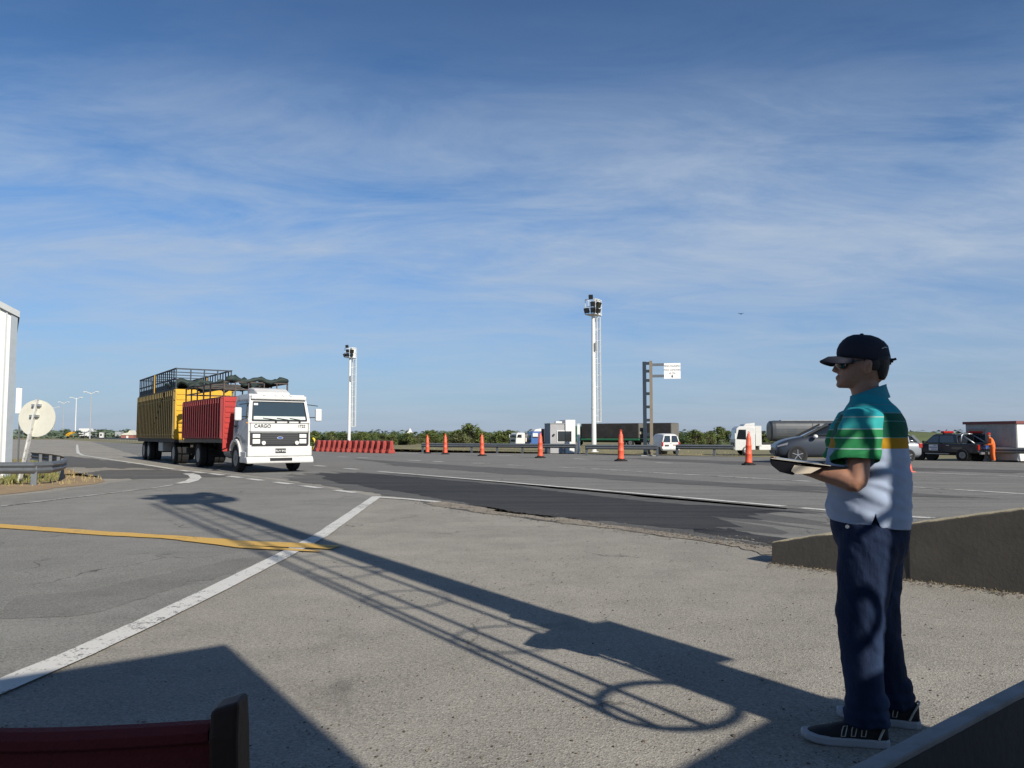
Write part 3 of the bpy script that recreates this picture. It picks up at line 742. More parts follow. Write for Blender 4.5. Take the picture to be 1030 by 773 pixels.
# ------------------------------------------------------------------ sign column
g0 = G(652.5, 459); SG = (459 - HZ) / HC
gs = thing('sign_gantry', 'twin column sign post with a white notice on two arms', 'sign post', g0, R(-12))
MB().box(-.33, -.10, -.09, .09, 0, 6.05).build('column', 'bluesteel', gs)
MB().box(.10, .29, -.09, .09, 0, 6.1).build('column', 'tansteel', gs)
for z in (.4, 1.3, 2.2, 3.05, 3.9, 4.75, 5.35, 5.85): MB().box(-.10, .10, -.07, .07, z, z + .18).build('rung', 'bluesteel', gs)
for z in (5.03, 5.76): MB().box(.29, 1.06, -.05, .05, z, z + .17).build('arm', 'galv_dark', gs)
MB().box(-.45, .45, -.2, .2, 0, .06).build('base_plate', 'grey_paint', gs)
bd = MB().box(1.02, 2.06, -.09, -.055, 4.92, 5.92).build('sign_board', 'sign_white', gs, bevel=.005)
for s, z, sz in (('PESO MAXIMO', 5.68, .155), ('PARA CAMIONES', 5.44, .135), ('45 TN', 5.22, .15)):
    text(s, sz, 'lettering', 'ink', bd, (1.54, -.093, z), (math.pi / 2, 0, 0))
ar = MB().prism([(1.51, 5.17), (1.57, 5.17), (1.57, 5.08), (1.61, 5.08), (1.54, 4.97), (1.47, 5.08), (1.51, 5.08)], 'y', -.096, -.091).build('arrow', 'ink', bd)

# ------------------------------------------------------------------ vehicles: shared helpers
def wheel(parent, x, y, r, w, rim='rim', hub=.62, twin=False):
    s = -1 if y < 0 else 1
    n = 28
    def ring(rad, yy): return [(x + rad * math.cos(2 * math.pi * i / n), yy, r + rad * math.sin(2 * math.pi * i / n)) for i in range(n)]
    yo, yi = y + s * w / 2, y - s * w / 2
    wh = MB().loft([ring(r * hub, yi), ring(r * .93, yi), ring(r, yi + s * w * .15), ring(r, yo - s * w * .15), ring(r * .93, yo), ring(r * hub, yo), ring(r * hub * .96, yo - s * w * .1)]).build('wheel', 'rubber', parent)
    if twin:
        wt_ = y - s * (w + .04)
        MB().cyl((x, wt_ - w / 2, r), (x, wt_ + w / 2, r), r * .97, n=20).build('inner_tyre', 'rubber', wh)
    rm = MB()
    rm.loft([ring(r * hub * .95, yo - s * .01), ring(r * hub * .80, yo - s * w * .05), ring(r * hub * .7, yo - s * w * .28), ring(r * hub * .35, yo - s * w * .30), ring(r * hub * .3, yo - s * .01)])
    if rim == 'alloy':
        for k in range(5):
            a = 2 * math.pi * k / 5 + .3
            rm.bar((x, yo - s * .012, r), (x + r * hub * .92 * math.cos(a), yo - s * .012, r + r * hub * .92 * math.sin(a)), r * .2, .02)
    rm.build('rim', rim, wh)
    return wh
def ribbed_side(mb, x0, x1, y, z0, z1, n, s, d=.05):
    for i in range(n + 1):
        x = x0 + (x1 - x0) * i / n
        mb.box(x - .035, x + .035, min(y, y + s * d), max(y, y + s * d), z0, z1)

# ------------------------------------------------------------------ cattle truck
TA = R(35.5); FD = Vector((math.sin(TA), -math.cos(TA), 0)); LD = Vector((math.cos(TA), math.sin(TA), 0))
fw = G(238.0, 475.0)
TR = thing('cattle_truck', 'white cab cattle truck with a red slatted body coming toward the viewer', 'truck', fw + LD * 1.08, math.atan2(FD.y, FD.x))
# cab shell: side outline swept across
cw = 1.12
cab_out = [(-.45, .75), (-.45, 2.55), (-.38, 2.72), (-.2, 2.80), (1.02, 2.80), (1.16, 2.68), (1.22, 2.50), (1.37, 1.86), (1.40, .95), (1.30, .75), (.62, .75), (.56, 1.0), (.36, 1.2), (0, 1.28), (-.36, 1.2), (-.45, 1.05)]
def inset(pts, y):
    return [(x, y * (1.0 if z < 1.9 else 1.0 - .10 * (z - 1.9) / .9), z) for x, z in pts]
cb = MB(); cb.loft([inset(cab_out, -cw), inset(cab_out, cw)])
cab = cb.build('cab', 'truck_white', TR, bevel=.04, seg=3)
def wsx(z): return 1.22 + (2.50 - z) * (1.37 - 1.22) / .64
ws = MB(); ww = .97
ws.loft([[(wsx(1.87) + .012, -ww, 1.87), (wsx(1.87) + .012, ww, 1.87), (wsx(2.5) + .012, ww * .93, 2.5), (wsx(2.5) + .012, -ww * .93, 2.5)],
         [(wsx(1.87) + .02, -ww, 1.87), (wsx(1.87) + .02, ww, 1.87), (wsx(2.5) + .02, ww * .93, 2.5), (wsx(2.5) + .02, -ww * .93, 2.5)]])
wso = ws.build('windscreen', 'glass_green', cab)
MB().loft([[(wsx(1.87) + .023, -ww * .97, 1.885), (wsx(1.87) + .023, ww * .97, 1.885), (wsx(2.0) + .023, ww * .96, 2.0), (wsx(2.0) + .023, -ww * .96, 2.0)],
           [(wsx(1.87) + .028, -ww * .97, 1.885), (wsx(1.87) + .028, ww * .97, 1.885), (wsx(2.0) + .028, ww * .96, 2.0), (wsx(2.0) + .028, -ww * .96, 2.0)]]).build('dash_reflection_strip', pm('dash_reflection_tint', (.50, .56, .52), .6, var=.08), wso)  # pale strip paints a reflection over the lower windscreen
MB().box(wsx(2.42) + .02, wsx(2.42) + .026, -.90, -.76, 2.36, 2.46).build('sticker', 'sign_white', wso)
gk = MB()
gk.bar((wsx(1.86) + .02, -ww - .02, 1.855), (wsx(1.86) + .02, ww + .02, 1.855), .03); gk.bar((wsx(2.5) + .015, -ww * .95, 2.515), (wsx(2.5) + .015, ww * .95, 2.515), .03)
for s in (-1, 1): gk.bar((wsx(1.86) + .02, s * (ww + .015), 1.855), (wsx(2.5) + .015, s * ww * .945, 2.515), .03)
gk.build('windscreen_seal', 'black', cab)
wp = MB()
for y0, y1 in ((-.15, -.62), (.30, -.12), (.72, .35)):
    wp.bar((wsx(1.88) + .05, y0, 1.88), (wsx(1.93) + .045, y1, 1.94), .022)
for y in (-.15, .3, .72): wp.box(wsx(1.86) + .0, wsx(1.86) + .05, y - .03, y + .03, 1.77, 1.84)
wp.build('wiper', 'black', cab)
pg = MB()
pg.box(1.375, 1.394, -1.09, 1.09, 1.755, 1.765); pg.box(1.392, 1.405, -1.09, 1.09, 1.455, 1.464)
for y in (-1.05, 1.05): pg.box(1.38, 1.405, y - .005, y + .005, 1.0, 1.75)
pg.build('panel_gap', 'black', cab)
MB().box(1.40, 1.50, -1.0, 1.0, .942, .986).build('bumper_step', 'black', TR)
sh = MB(); sh.box(1.13, 1.30, -1.0, 1.0, 2.60, 2.74); sh.build('visor', 'truck_white', TR, bevel=.03)
ml = MB()
for y in (-.55, -.12, .15, .42): ml.box(1.25, 1.32, y - .045, y + .045, 2.742, 2.78)
ml.build('marker_lamp', 'lamp', TR)
df = MB(); df.prism([(-.40, 2.801), (.75, 2.801), (.62, 2.90), (.3, 3.03), (-.05, 3.08), (-.40, 3.08)], 'y', -.62, .62); df.build('roof_deflector', 'truck_white', TR, bevel=.05)
gr = MB(); gr.box(1.395, 1.415, -1.06, 1.06, .99, 1.43); gro = gr.build('grille', 'black', TR)
sl = MB()
for z in (1.05, 1.12, 1.19, 1.26, 1.33, 1.39): sl.box(1.415, 1.422, -.66, .66, z - .008, z + .008)
sl.build('slat', 'grille_grey', gro)
em = MB(); em.loft([[(x, .0 + .105 * math.cos(a), 1.235 + .045 * math.sin(a)) for a in [2 * math.pi * k / 24 for k in range(24)]] for x in (1.427, 1.44)]); emo = em.build('emblem', 'lamp', gro)
em = MB(); em.loft([[(x, .0 + .095 * math.cos(a), 1.235 + .036 * math.sin(a)) for a in [2 * math.pi * k / 24 for k in range(24)]] for x in (1.441, 1.445)]); em.build('emblem_field', 'blue_ink', gro)
for s in (-1, 1):
    hl = MB().box(1.412, 1.44, min(s * .71, s * .97), max(s * .71, s * .97), 1.03, 1.19).build('headlight', 'lamp', TR, bevel=.01)
    MB().box(1.412, 1.436, min(s * .71, s * .97), max(s * .71, s * .97), 1.235, 1.37).build('upper_headlight', 'lamp', hl, bevel=.01)
    MB().cyl((1.44, s * .60, 1.06), (1.50, s * .60, 1.06), .07).build('driving_lamp', 'lamp', TR)
MB().box(1.30, 1.52, -1.16, 1.16, .58, .94).build('bumper', 'truck_white', TR, bevel=.04)
sp_ = MB(); sp_.prism([(1.22, .36), (1.58, .34), (1.60, .42), (1.50, .575), (1.22, .575)], 'y', -1.20, 1.20); spo = sp_.build('spoiler', 'truck_white', TR, bevel=.03)
MB().box(1.545, 1.60, -.40, .40, .425, .53).build('air_intake', 'black', spo)
for s in (-1, 1): MB().cyl((1.55, s * .44, .475), (1.585, s * .44, .475), .045).build('fog_lamp', 'lamp', spo)
pl = MB().box(1.522, 1.53, -.19, .19, .70, .86).build('number_plate', 'black', TR)
text('RUV 842', .10, 'plate_text', 'sign_white', pl, (1.532, 0, .745), (math.pi / 2, 0, math.pi / 2))
text('CARGO', .17, 'lettering', 'ink', cab, (1.394, -.62, 1.60), (math.pi / 2 + R(.5), 0, math.pi / 2), .006)
text('1722', .14, 'lettering', 'ink', cab, (1.395, .80, 1.61), (math.pi / 2 + R(.5), 0, math.pi / 2), .006)
for s in (-1, 1):
    # door with window, handle, grab rail
    d = MB(); yy = s * (cw + .004)
    d.prism([(-.30, 1.30), (-.30, 2.62), (1.0, 2.62), (1.13, 2.45), (1.24, 1.92), (1.24, 1.05), (.70, 1.05), (.55, 1.26), (.2, 1.32)], 'y', min(yy, yy + s * .0), max(yy, yy + s * .012))
    for v in d.bm.verts: v.co.y *= (1.0 if v.co.z < 1.9 else 1.0 - .10 * (v.co.z - 1.9) / .9)
    do = d.build('door', pm('door_panel', (.66, .67, .66), .45, var=.05, vs=1.5, dirt=.2), TR)
    q = MB(); yy = s * (cw + .02)
    q.prism([(-.12, 1.88), (-.12, 2.55), (.95, 2.55), (1.06, 2.42), (1.15, 1.92)], 'y', min(yy, yy + s * .01), max(yy, yy + s * .01))
    for v in q.bm.verts: v.co.y *= (1.0 if v.co.z < 1.9 else 1.0 - .10 * (v.co.z - 1.9) / .9)
    q.build('side_window', 'glass', do)
    MB().box(-.2, .0, min(s * (cw + .01), s * (cw + .05)), max(s * (cw + .01), s * (cw + .05)), 1.62, 1.70).build('handle', 'black', do)
    ms = MB(); yo = s * 1.46
    ms.bar((1.22, s * 1.08, 1.98), (1.34, s * 1.40, 1.98), .035); ms.bar((1.18, s * 1.06, 2.45), (1.34, s * 1.42, 2.40), .03)
    mo = ms.build('mirror_arm', 'black', TR)
    MB().box(1.25, 1.37, min(yo - s * .12, yo + s * .12), max(yo - s * .12, yo + s * .12), 1.84, 2.30).build('mirror', 'truck_white', mo, bevel=.04)
    fd = MB(); rings = []
    for k in range(9):
        a = math.pi * (k / 8) * .82 + .12
        r0, r1 = .60, .70
        rings.append([(r0 * math.cos(a), s * .86, .5 + r0 * math.sin(a)), (r1 * math.cos(a), s * .86, .5 + r1 * math.sin(a)), (r1 * math.cos(a), s * 1.19, .5 + r1 * math.sin(a)), (r0 * math.cos(a), s * 1.19, .5 + r0 * math.sin(a))])
    fd.loft(rings).build('mudguard', 'truck_white', TR)
    MB().prism([(.60, .36), (1.3, .36), (1.3, .75), (.66, .75)], 'y', min(s * 1.0, s * 1.17), max(s * 1.0, s * 1.17)).build('step_panel', 'truck_white', TR, bevel=.02)
    wheel(TR, 0, s * 1.0, .5, .28)
    wheel(TR, -5.35, s * 1.0, .5, .27, twin=True)
    MB().box(1.23, 1.30, min(s * .98, s * 1.16), max(s * .98, s * 1.16), 1.75, 1.78).build('indicator', 'amber', TR)
ch = MB(); ch.box(-7.4, .9, -.45, -.33, .72, .98); ch.box(-7.4, .9, .33, .45, .72, .98); ch.box(-7.5, -7.4, -1.1, 1.1, .55, .80)
ch.box(-5.47, -5.23, -.85, .85, .40, .62); ch.box(-.1, .1, -.85, .85, .42, .58); ch.box(-.4, 1.0, -.5, .5, .5, .95)
ch.build('chassis', 'chassis', TR)
MB().cyl((-2.6, -.55, .72), (-1.7, -.55, .72), .30, n=18).build('fuel_tank', 'grey_paint', TR)
MB().box(-2.7, -1.7, .5, 1.0, .5, 1.0).build('tool_box', 'grey_paint', TR, bevel=.02)
# red slatted body
bw, bx0, bx1, bz0, bz1 = 1.25, -7.3, -1.32, 1.18, 2.78
fl = MB().box(bx0, bx1, -bw, bw, bz0 - .14, bz0).build('deck', pm('deck_steel', (.15, .14, .11), .7, var=.2, dirt=.4), TR)
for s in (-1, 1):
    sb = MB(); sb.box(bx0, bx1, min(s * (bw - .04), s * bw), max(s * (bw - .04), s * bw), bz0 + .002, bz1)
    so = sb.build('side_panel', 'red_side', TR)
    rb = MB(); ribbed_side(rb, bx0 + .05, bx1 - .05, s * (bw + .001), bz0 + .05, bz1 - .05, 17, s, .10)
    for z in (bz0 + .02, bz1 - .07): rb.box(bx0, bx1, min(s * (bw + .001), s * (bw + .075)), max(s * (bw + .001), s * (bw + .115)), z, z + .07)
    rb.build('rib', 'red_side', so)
hp = MB(); hp.box(bx1 + .001, bx1 + .05, -bw, bw, bz0 - .45, bz1)
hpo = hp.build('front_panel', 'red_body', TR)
hr = MB()
for k in range(8): hr.box(bx1 + .05, bx1 + .075, -bw + .06, bw - .06, bz0 + .02 + k * .20, bz0 + .12 + k * .20)
hr.build('board', 'red_body', hpo)
cg = MB(); zt = 3.36
for s in (-1, 1):
    for x in (bx0 + .05, bx0 + 1.0, bx0 + 2.0, bx0 + 3.0, bx0 + 4.0, bx1 - .05): cg.bar((x, s * (bw - .03), bz1), (x, s * (bw - .03), zt), .05)
    for z in (zt, bz1 + .30): cg.bar((bx0, s * (bw - .03), z), (bx1, s * (bw - .03), z), .045)
for x in (bx0 + .05, bx1 - .05):
    for z in (zt, bz1 + .30): cg.bar((x, -bw, z), (x, bw, z), .045)
for x in (bx0 + 1.2, bx0 + 2.5, bx0 + 3.8): cg.bar((x, -bw, zt), (x, bw, zt), .04)
for y in (-.8, -.3, .3, .8): cg.bar((bx1 - .05, y, bz1), (bx1 - .05, y, zt + (.12 if abs(y) < .5 else 0)), .04)
cg.build('hoop_frame', pm('rusty_frame', (.07, .05, .045), .7, var=.3, vs=4), TR)
# rolled dark tarp lying over the frame
def tarp_roll(mb, pts, r, seed):
    rnd = random.Random(seed); rings = []
    P_ = [Vector(p) for p in pts]; n = 14
    for i, p in enumerate(P_):
        d = (P_[min(i + 1, len(P_) - 1)] - P_[max(i - 1, 0)]).normalized(); x = d.cross(Vector((0, 0, 1))).normalized(); u = Vector((0, 0, 1)); w_i = rnd.uniform(.55, 1.2)
        rings.append([p + x * r * 1.25 * math.cos(2 * math.pi * k / n) * rnd.uniform(.55, 1.35) * w_i + u * r * math.sin(2 * math.pi * k / n) * rnd.uniform(.5, 1.35) * w_i for k in range(n)])
    mb.loft(rings)
tp = MB()
tarp_roll(tp, [(bx1 - .1 - .0 * i, -1.15 + 2.4 * i / 14, zt + .08 + .05 * math.sin(i * 1.1)) for i in range(15)], 0.123, 3)
tarp_roll(tp, [(bx1 - .5 - 4.4 * i / 16, 1.0 + .1 * math.sin(i), zt + .06 + .06 * math.sin(i * .9)) for i in range(17)], 0.123, 4)
tarp_roll(tp, [(bx0 + .3, -1.2 + 2.3 * i / 12, zt + .08 + .07 * math.sin(i * 1.3)) for i in range(13)], 0.139, 5)
tarp_roll(tp, [(bx1 - .7 - 1.2 * i / 8, -.3 + .8 * i / 8, zt - .05 + .09 * math.sin(i * 1.3)) for i in range(9)], 0.180, 8)
tp.build('rolled_tarp', 'tarp', TR, smooth=True)

# ------------------------------------------------------------------ yellow stock trailer
TA2 = R(34.2); FD2 = Vector((math.sin(TA2), -math.cos(TA2), 0)); LD2 = Vector((math.cos(TA2), math.sin(TA2), 0))
fr = G(174.6, 467.4)
TL_ = thing('stock_trailer', 'tall yellow slatted stock trailer coupled behind the red truck body', 'trailer', fr + LD2 * 1.25, math.atan2(FD2.y, FD2.x))
L2, yz0, yz1, yz2 = 9.8, 1.16, 3.45, 4.42
MB().box(-L2, 0, -1.25, 1.25, yz0 - .16, yz0).build('deck', 'chassis', TL_)
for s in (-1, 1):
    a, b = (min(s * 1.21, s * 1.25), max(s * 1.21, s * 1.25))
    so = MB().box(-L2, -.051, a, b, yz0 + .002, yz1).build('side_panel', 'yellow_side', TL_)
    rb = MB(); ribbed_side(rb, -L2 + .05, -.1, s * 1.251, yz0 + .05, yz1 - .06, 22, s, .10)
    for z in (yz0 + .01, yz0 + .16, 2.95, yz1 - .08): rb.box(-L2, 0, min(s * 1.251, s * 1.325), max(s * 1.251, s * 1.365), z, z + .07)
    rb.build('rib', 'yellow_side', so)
    # upper mesh fence
    mf = MB(); mf.box(-L2, -.06, s * 1.225 - .006, s * 1.225 + .006, yz1 + .05, yz1 + .30)
    n = 19
    for i in range(n + 1):
        x = -L2 + .03 + (L2 - .1) * i / n; mf.box(x - .04, x + .04, s * 1.23 - .02, s * 1.23 + .02, yz1, yz2)
    for z in (yz1 + .02, yz1 + .45, yz2 - .05): mf.box(-L2, 0, s * 1.23 - .032, s * 1.23 + .032, z, z + .06)
    mf.build('upper_fence', 'bluegrey', TL_)
    MB().box(-5.3, -5.1, min(s * 1.262, s * 1.29), max(s * 1.262, s * 1.29), yz1 + .02, yz2 - .02).build('fence_post', 'yellow_body', TL_)
    wheel(TL_, -.75, s * 1.0, .5, .28, twin=True); wheel(TL_, -7.2, s * 1.0, .5, .28, twin=True); wheel(TL_, -8.6, s * 1.0, .5, .28, twin=True)
    MB().box(-4.3, -3.2, min(s * .7, s * 1.15), max(s * .7, s * 1.15), .55, .98).build('tool_box', 'grey_paint', TL_, bevel=.02)
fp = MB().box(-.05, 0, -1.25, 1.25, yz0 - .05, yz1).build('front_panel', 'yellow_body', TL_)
fb = MB()
for k in range(9): fb.box(.001, .03, -1.2, 1.2, yz0 + .05 + k * .25, yz0 + .19 + k * .25)
fb.build('board', 'yellow_body', fp)
MB().box(-L2, -L2 + .05, -1.2, 1.2, yz0, yz1).build('tailgate', 'yellow_body', TL_)
for x in (-.04, -L2 + .04):
    uf = MB(); uf.bar((x, -1.2, yz2 - .03), (x, 1.2, yz2 - .03), .06)
    for y in (-.6, 0, .6): uf.bar((x, y, yz1), (x, y, yz2), .05)
    uf.build('end_rail', 'bluegrey', TL_)
for x in (-2.2, -4.2, -6.2, -8.0): MB().bar((x, -1.2, yz2 - .03), (x, 1.2, yz2 - .03), .045).build('cross_bar', 'bluegrey', TL_)
ld = MB(); ld.bar((.06, -.9, yz0), (.06, -.9, yz0 + .9), .04); ld.bar((.06, -.35, yz0), (.06, -.35, yz0 + .9), .04)
for z in (.3, .6, .88): ld.bar((.06, -.9, yz0 + z), (.06, -.35, yz0 + z), .035)
ld.build('front_ladder', 'chassis', TL_)
ch = MB(); ch.box(-L2 + .1, -.2, -.5, -.38, .7, yz0 - .162); ch.box(-L2 + .1, -.2, .38, .5, .7, yz0 - .162); ch.box(-L2 - .2, -L2 + .05, -.4, .4, .55, .66)
ch.prism([(-.6, -.4), (-.6, .4), (1.3, .06), (1.3, -.06)], 'z', .62, .72); ch.box(-8.7, -8.5, -.9, .9, .42, .6); ch.box(-7.3, -7.1, -.9, .9, .42, .6); ch.box(-.85, -.65, -.9, .9, .42, .6)
ch.build('drawbar_and_frame', 'chassis', TL_)
tp = MB()
tarp_roll(tp, [(-.15, -1.2 + 2.4 * i / 14, yz1 + .28 + .1 * math.sin(i * 1.2)) for i in range(15)], 0.197, 6)
tarp_roll(tp, [(-.5 - 1.6 * i / 8, -.9 + .3 * math.sin(i), yz1 + .2 + .08 * math.sin(i * 1.7)) for i in range(9)], 0.197, 7)
tp.build('rolled_tarp', 'tarp', TL_, smooth=True)

# ------------------------------------------------------------------ generic cars (front at +x, y left)
def car_body(sections, name, mat, parent, nsub=2):
    # sections: (x, z_bottom, half width low, z_belt, half width belt, z_top, half width top)
    rings = []
    for x, zb, wl, zm, wm, zt_, wt_ in sections:
        rings.append([(x, -wl * .9, zb), (x, -wl, zb + .12), (x, -wm, zm), (x, -wt_, zt_ - .03), (x, -wt_ * .8, zt_), (x, wt_ * .8, zt_), (x, wt_, zt_ - .03), (x, wm, zm), (x, wl, zb + .12), (x, wl * .9, zb)])
    o = MB().loft(rings).build(name, mat, parent, smooth=True)
    s = o.modifiers.new('sub', 'SUBSURF'); s.levels = s.render_levels = nsub
    return o
def arch(parent, x, y, r, mat='black'):
    s = -1 if y < 0 else 1
    MB().cyl((x, y - s * .25, r * .95), (x, y + s * .012, r * .95), r * 1.16, n=28).build('wheel_arch', mat, parent)
def hatchback(name, label, mat, loc, yaw, scale):
    r = thing(name, label, 'car', loc, yaw, None, scale)
    S_ = [(2.0, .30, .55, .50, .55, .60, .45), (1.93, .22, .72, .60, .74, .74, .62), (1.6, .2, .82, .72, .82, .90, .70), (1.1, .2, .85, .82, .85, 1.0, .74), (.75, .2, .86, .88, .85, 1.06, .74),
          (-1.3, .2, .86, .92, .85, 1.06, .74), (-1.75, .22, .84, .92, .82, 1.04, .72), (-2.0, .26, .76, .9, .78, 1.0, .68), (-2.06, .32, .68, .86, .7, .94, .6)]
    b = car_body(S_, 'body', mat, r)
    G_ = [(1.0, .93, .70, .97, .70, 1.0, .66), (.55, .95, .73, 1.10, .70, 1.22, .62), (.10, .95, .74, 1.2, .68, 1.46, .58), (-.5, .95, .74, 1.2, .68, 1.52, .58), (-1.2, .95, .74, 1.2, .68, 1.49, .56), (-1.65, .95, .73, 1.15, .68, 1.38, .54), (-1.95, .95, .69, 1.02, .66, 1.06, .55)]
    gh = car_body(G_, 'greenhouse', 'glass', r)
    G2 = [(x, zt_ - .06, wt_ * .98, zt_ - .02, wt_ * 1.02, zt_ + .015, wt_) for x, zb, wl, zm, wm, zt_, wt_ in G_[2:6]]
    car_body(G2, 'roof', mat, r)
    pl_ = MB()
    for s in (-1, 1):
        pl_.bar((1.02, s * .70, .985), (.10, s * .60, 1.47), .07); pl_.bar((-.42, s * .755, 1.0), (-.45, s * .615, 1.47), .07); pl_.bar((-1.35, s * .75, 1.0), (-1.3, s * .60, 1.46), .09); pl_.bar((-1.95, s * .68, 1.0), (-1.62, s * .57, 1.38), .12)
        wheel(r, 1.25, s * .76, .31, .20, 'alloy', .70); wheel(r, -1.28, s * .76, .31, .20, 'alloy', .70)
        arch(r, 1.25, s * .84, .31); arch(r, -1.28, s * .84, .31)
        MB().loft([[(1.62, s * .805, .68), (1.92, s * .66, .60), (1.92, s * .66, .66), (1.58, s * .79, .78)], [(1.62, s * .830, .68), (1.955, s * .69, .60), (1.95, s * .69, .66), (1.58, s * .815, .78)]]).build('headlight', 'headlamp_grey', r)
        MB().box(-2.05, -1.86, min(s * .62, s * .80), max(s * .62, s * .80), .72, .98).build('tail_light', 'redlens', r, bevel=.03)
        MB().ball((.62, s * .93, 1.0), (.09, .11, .075)).build('mirror', 'lamp' if mat == 'car_grey' else mat, r, smooth=True)
        MB().box(-.15, .05, min(s * .85, s * .875), max(s * .85, s * .875), .80, .83).build('door_handle', mat, r)
    pl_.build('pillar', 'black' if mat == 'car_grey' else mat, r)
    MB().box(-2.075, -2.05, -.26, .26, .60, .72).build('number_plate', 'sign_white', r)
    MB().box(1.93, 2.0, -.5, .5, .34, .48).build('grille', 'black', r)
    return r
c0 = G(800, 466); hatchback('parked_car', 'grey hatchback parked beyond the clipboard with its front toward the tanker', 'car_grey', G(832, 465.6), R(172), 1.27)
hatchback('parked_car', 'silver car whose tail shows between the man\'s back and the dark pickup', 'car_silver', G(883, 463.8), R(176), .95)

# dark pickup seen from its rear left quarter
pk = thing('pickup_truck', 'dark double cab pickup with a red roof light bar behind the man', 'pickup truck', G(953.5, 463.2), R(180 - 60), None, .80)
body = [(2.35, .5), (2.42, .62), (2.40, .95), (2.25, 1.06), (1.05, 1.12), (-2.45, 1.12), (-2.5, .55), (-2.35, .5)]
MB().prism(body, 'y', -.86, .86).build('body', 'pickup', pk, bevel=.07, seg=3)
MB().loft([[(1.15, y * .82, 1.13), (.55, y * .72, 1.66), (.35, y * .70, 1.74), (-.95, y * .70, 1.74), (-1.08, y * .74, 1.62), (-1.2, y * .82, 1.13)] for y in (-1, 1)]).build('cab', 'pickup', pk, bevel=.06, seg=3)
for s in (-1, 1):
    for nm, pts in (('front_window', [(.98, 1.17), (.52, 1.60), (.12, 1.64), (.12, 1.17)]), ('rear_window', [(.02, 1.17), (.02, 1.64), (-.82, 1.64), (-.95, 1.17)])):
        MB().loft([[(x, s * (.826 - (z - 1.13) * .195 + o_), z) for x, z in pts] for o_ in (.0, .012)]).build(nm, 'glass_green', pk)
    wheel(pk, 1.55, s * .80, .38, .25, 'rim', .6); wheel(pk, -1.5, s * .80, .38, .25, 'rim', .6)
    arch(pk, 1.55, s * .855, .38); arch(pk, -1.5, s * .855, .38)
    MB().box(-2.52, -2.42, min(s * .70, s * .868), max(s * .70, s * .868), .72, 1.05).build('tail_light', 'redlens', pk)
    MB().box(.95, 1.1, min(s * .86, s * 1.06), max(s * .86, s * 1.06), 1.12, 1.30).build('mirror', 'black', pk, bevel=.03)
    MB().box(-.6, -.42, min(s * .862, s * .885), max(s * .862, s * .885), .98, 1.02).build('door_handle', 'galv', pk)
    dc = MB().box(.15, .75, min(s * .862, s * .868), max(s * .862, s * .868), .66, 1.04).build('door_sign', 'sign_white', pk)
    q = MB(); q.box(.18, .72, min(s * .868, s * .872), max(s * .868, s * .872), .84, .90); q.box(.18, .60, min(s * .868, s * .872), max(s * .868, s * .872), .72, .77); q.box(.2, .45, min(s * .868, s * .872), max(s * .868, s * .872), .95, .99)
    q.build('sign_lettering', 'blue_ink', dc)
    MB().box(-.6, 1.0, min(s * .8, s * .9), max(s * .8, s * .9), .42, .48).build('side_step', 'galv', pk)
lb = MB().box(-.15, .1, -.55, .55, 1.80, 1.94).build('light_bar', 'redlens', pk, bevel=.04)
MB().box(-.1, .05, -.4, .4, 1.742, 1.80).build('light_bar_foot', 'black', lb)
rbp = MB()
for s in (-1, 1): rbp.tube([(-1.32, s * .70, 1.12), (-1.36, s * .66, 1.66), (-1.38, s * .5, 1.74), (-1.38, 0, 1.75)], .045, 8); rbp.tube([(-1.4, s * .62, 1.66), (-2.2, s * .72, 1.14)], .04, 8)
rbp.build('roll_bar', 'galv', pk, smooth=True)
MB().box(-2.53, -2.502, -.68, .68, .62, 1.10).build('tailgate', 'pickup', pk)
MB().box(-2.55, -2.531, -.45, .45, .78, 1.02).build('tailgate_panel', 'blue_ink', pk)
MB().box(-2.68, -2.53, -.8, .8, .44, .58).build('rear_bumper', 'galv', pk, bevel=.02)
MB().box(-1.0, 1.2, -.6, .6, .35, .5).build('underbody', 'chassis', pk)

# white van seen from the rear
vn = thing('delivery_van', 'small white van seen from behind beside the sign post', 'van', G(671.5, 457.2) + Vector((0, 1.8, 0)), R(101), None, .80)
vs_ = [(-1.95, .30, .80, .9, .82, 1.15, .80), (-1.93, .26, .83, .9, .84, 1.6, .66), (-1.85, .25, .84, .95, .85, 1.80, .64), (.2, .25, .84, .95, .85, 1.84, .64), (.7, .25, .84, .95, .85, 1.66, .62), (1.2, .25, .83, .9, .83, 1.12, .68), (1.85, .27, .78, .7, .78, .92, .6), (1.98, .32, .66, .6, .66, .72, .5)]
car_body(vs_, 'body', 'white_paint', vn)
for s in (-1, 1):
    MB().loft([[(-1.96 + o_, s * .06, 1.06), (-1.96 + o_, s * .70, 1.06), (-1.90 + o_, s * .56, 1.62), (-1.90 + o_, s * .06, 1.62)] for o_ in (-.03, .02)]).build('rear_window', 'glass', vn, bevel=.02)
    MB().box(-1.99, -1.86, min(s * .70, s * .86), max(s * .70, s * .86), .70, 1.08).build('tail_light', 'redlens', vn, bevel=.03)
    wheel(vn, -1.3, s * .74, .31, .2); wheel(vn, 1.25, s * .74, .31, .2)
    arch(vn, -1.3, s * .835, .31); arch(vn, 1.25, s * .835, .31)
    MB().box(.95, 1.05, min(s * .85, s * 1.02), max(s * .85, s * 1.02), 1.05, 1.24).build('mirror', 'black', vn, bevel=.03)
MB().box(-2.04, -1.95, -.80, .80, .34, .50).build('bumper', 'grey_paint', vn, bevel=.03)
lg = MB().box(-1.995, -1.975, -.05, .05, .95, .98).build('door_handle', 'black', vn)
MB().box(-1.995, -1.97, .20, .56, .70, .83).build('number_plate', 'ink', vn)
MB().box(-1.99, -1.968, -.62, -.2, .78, .83).build('red_lettering', 'redlens', vn)

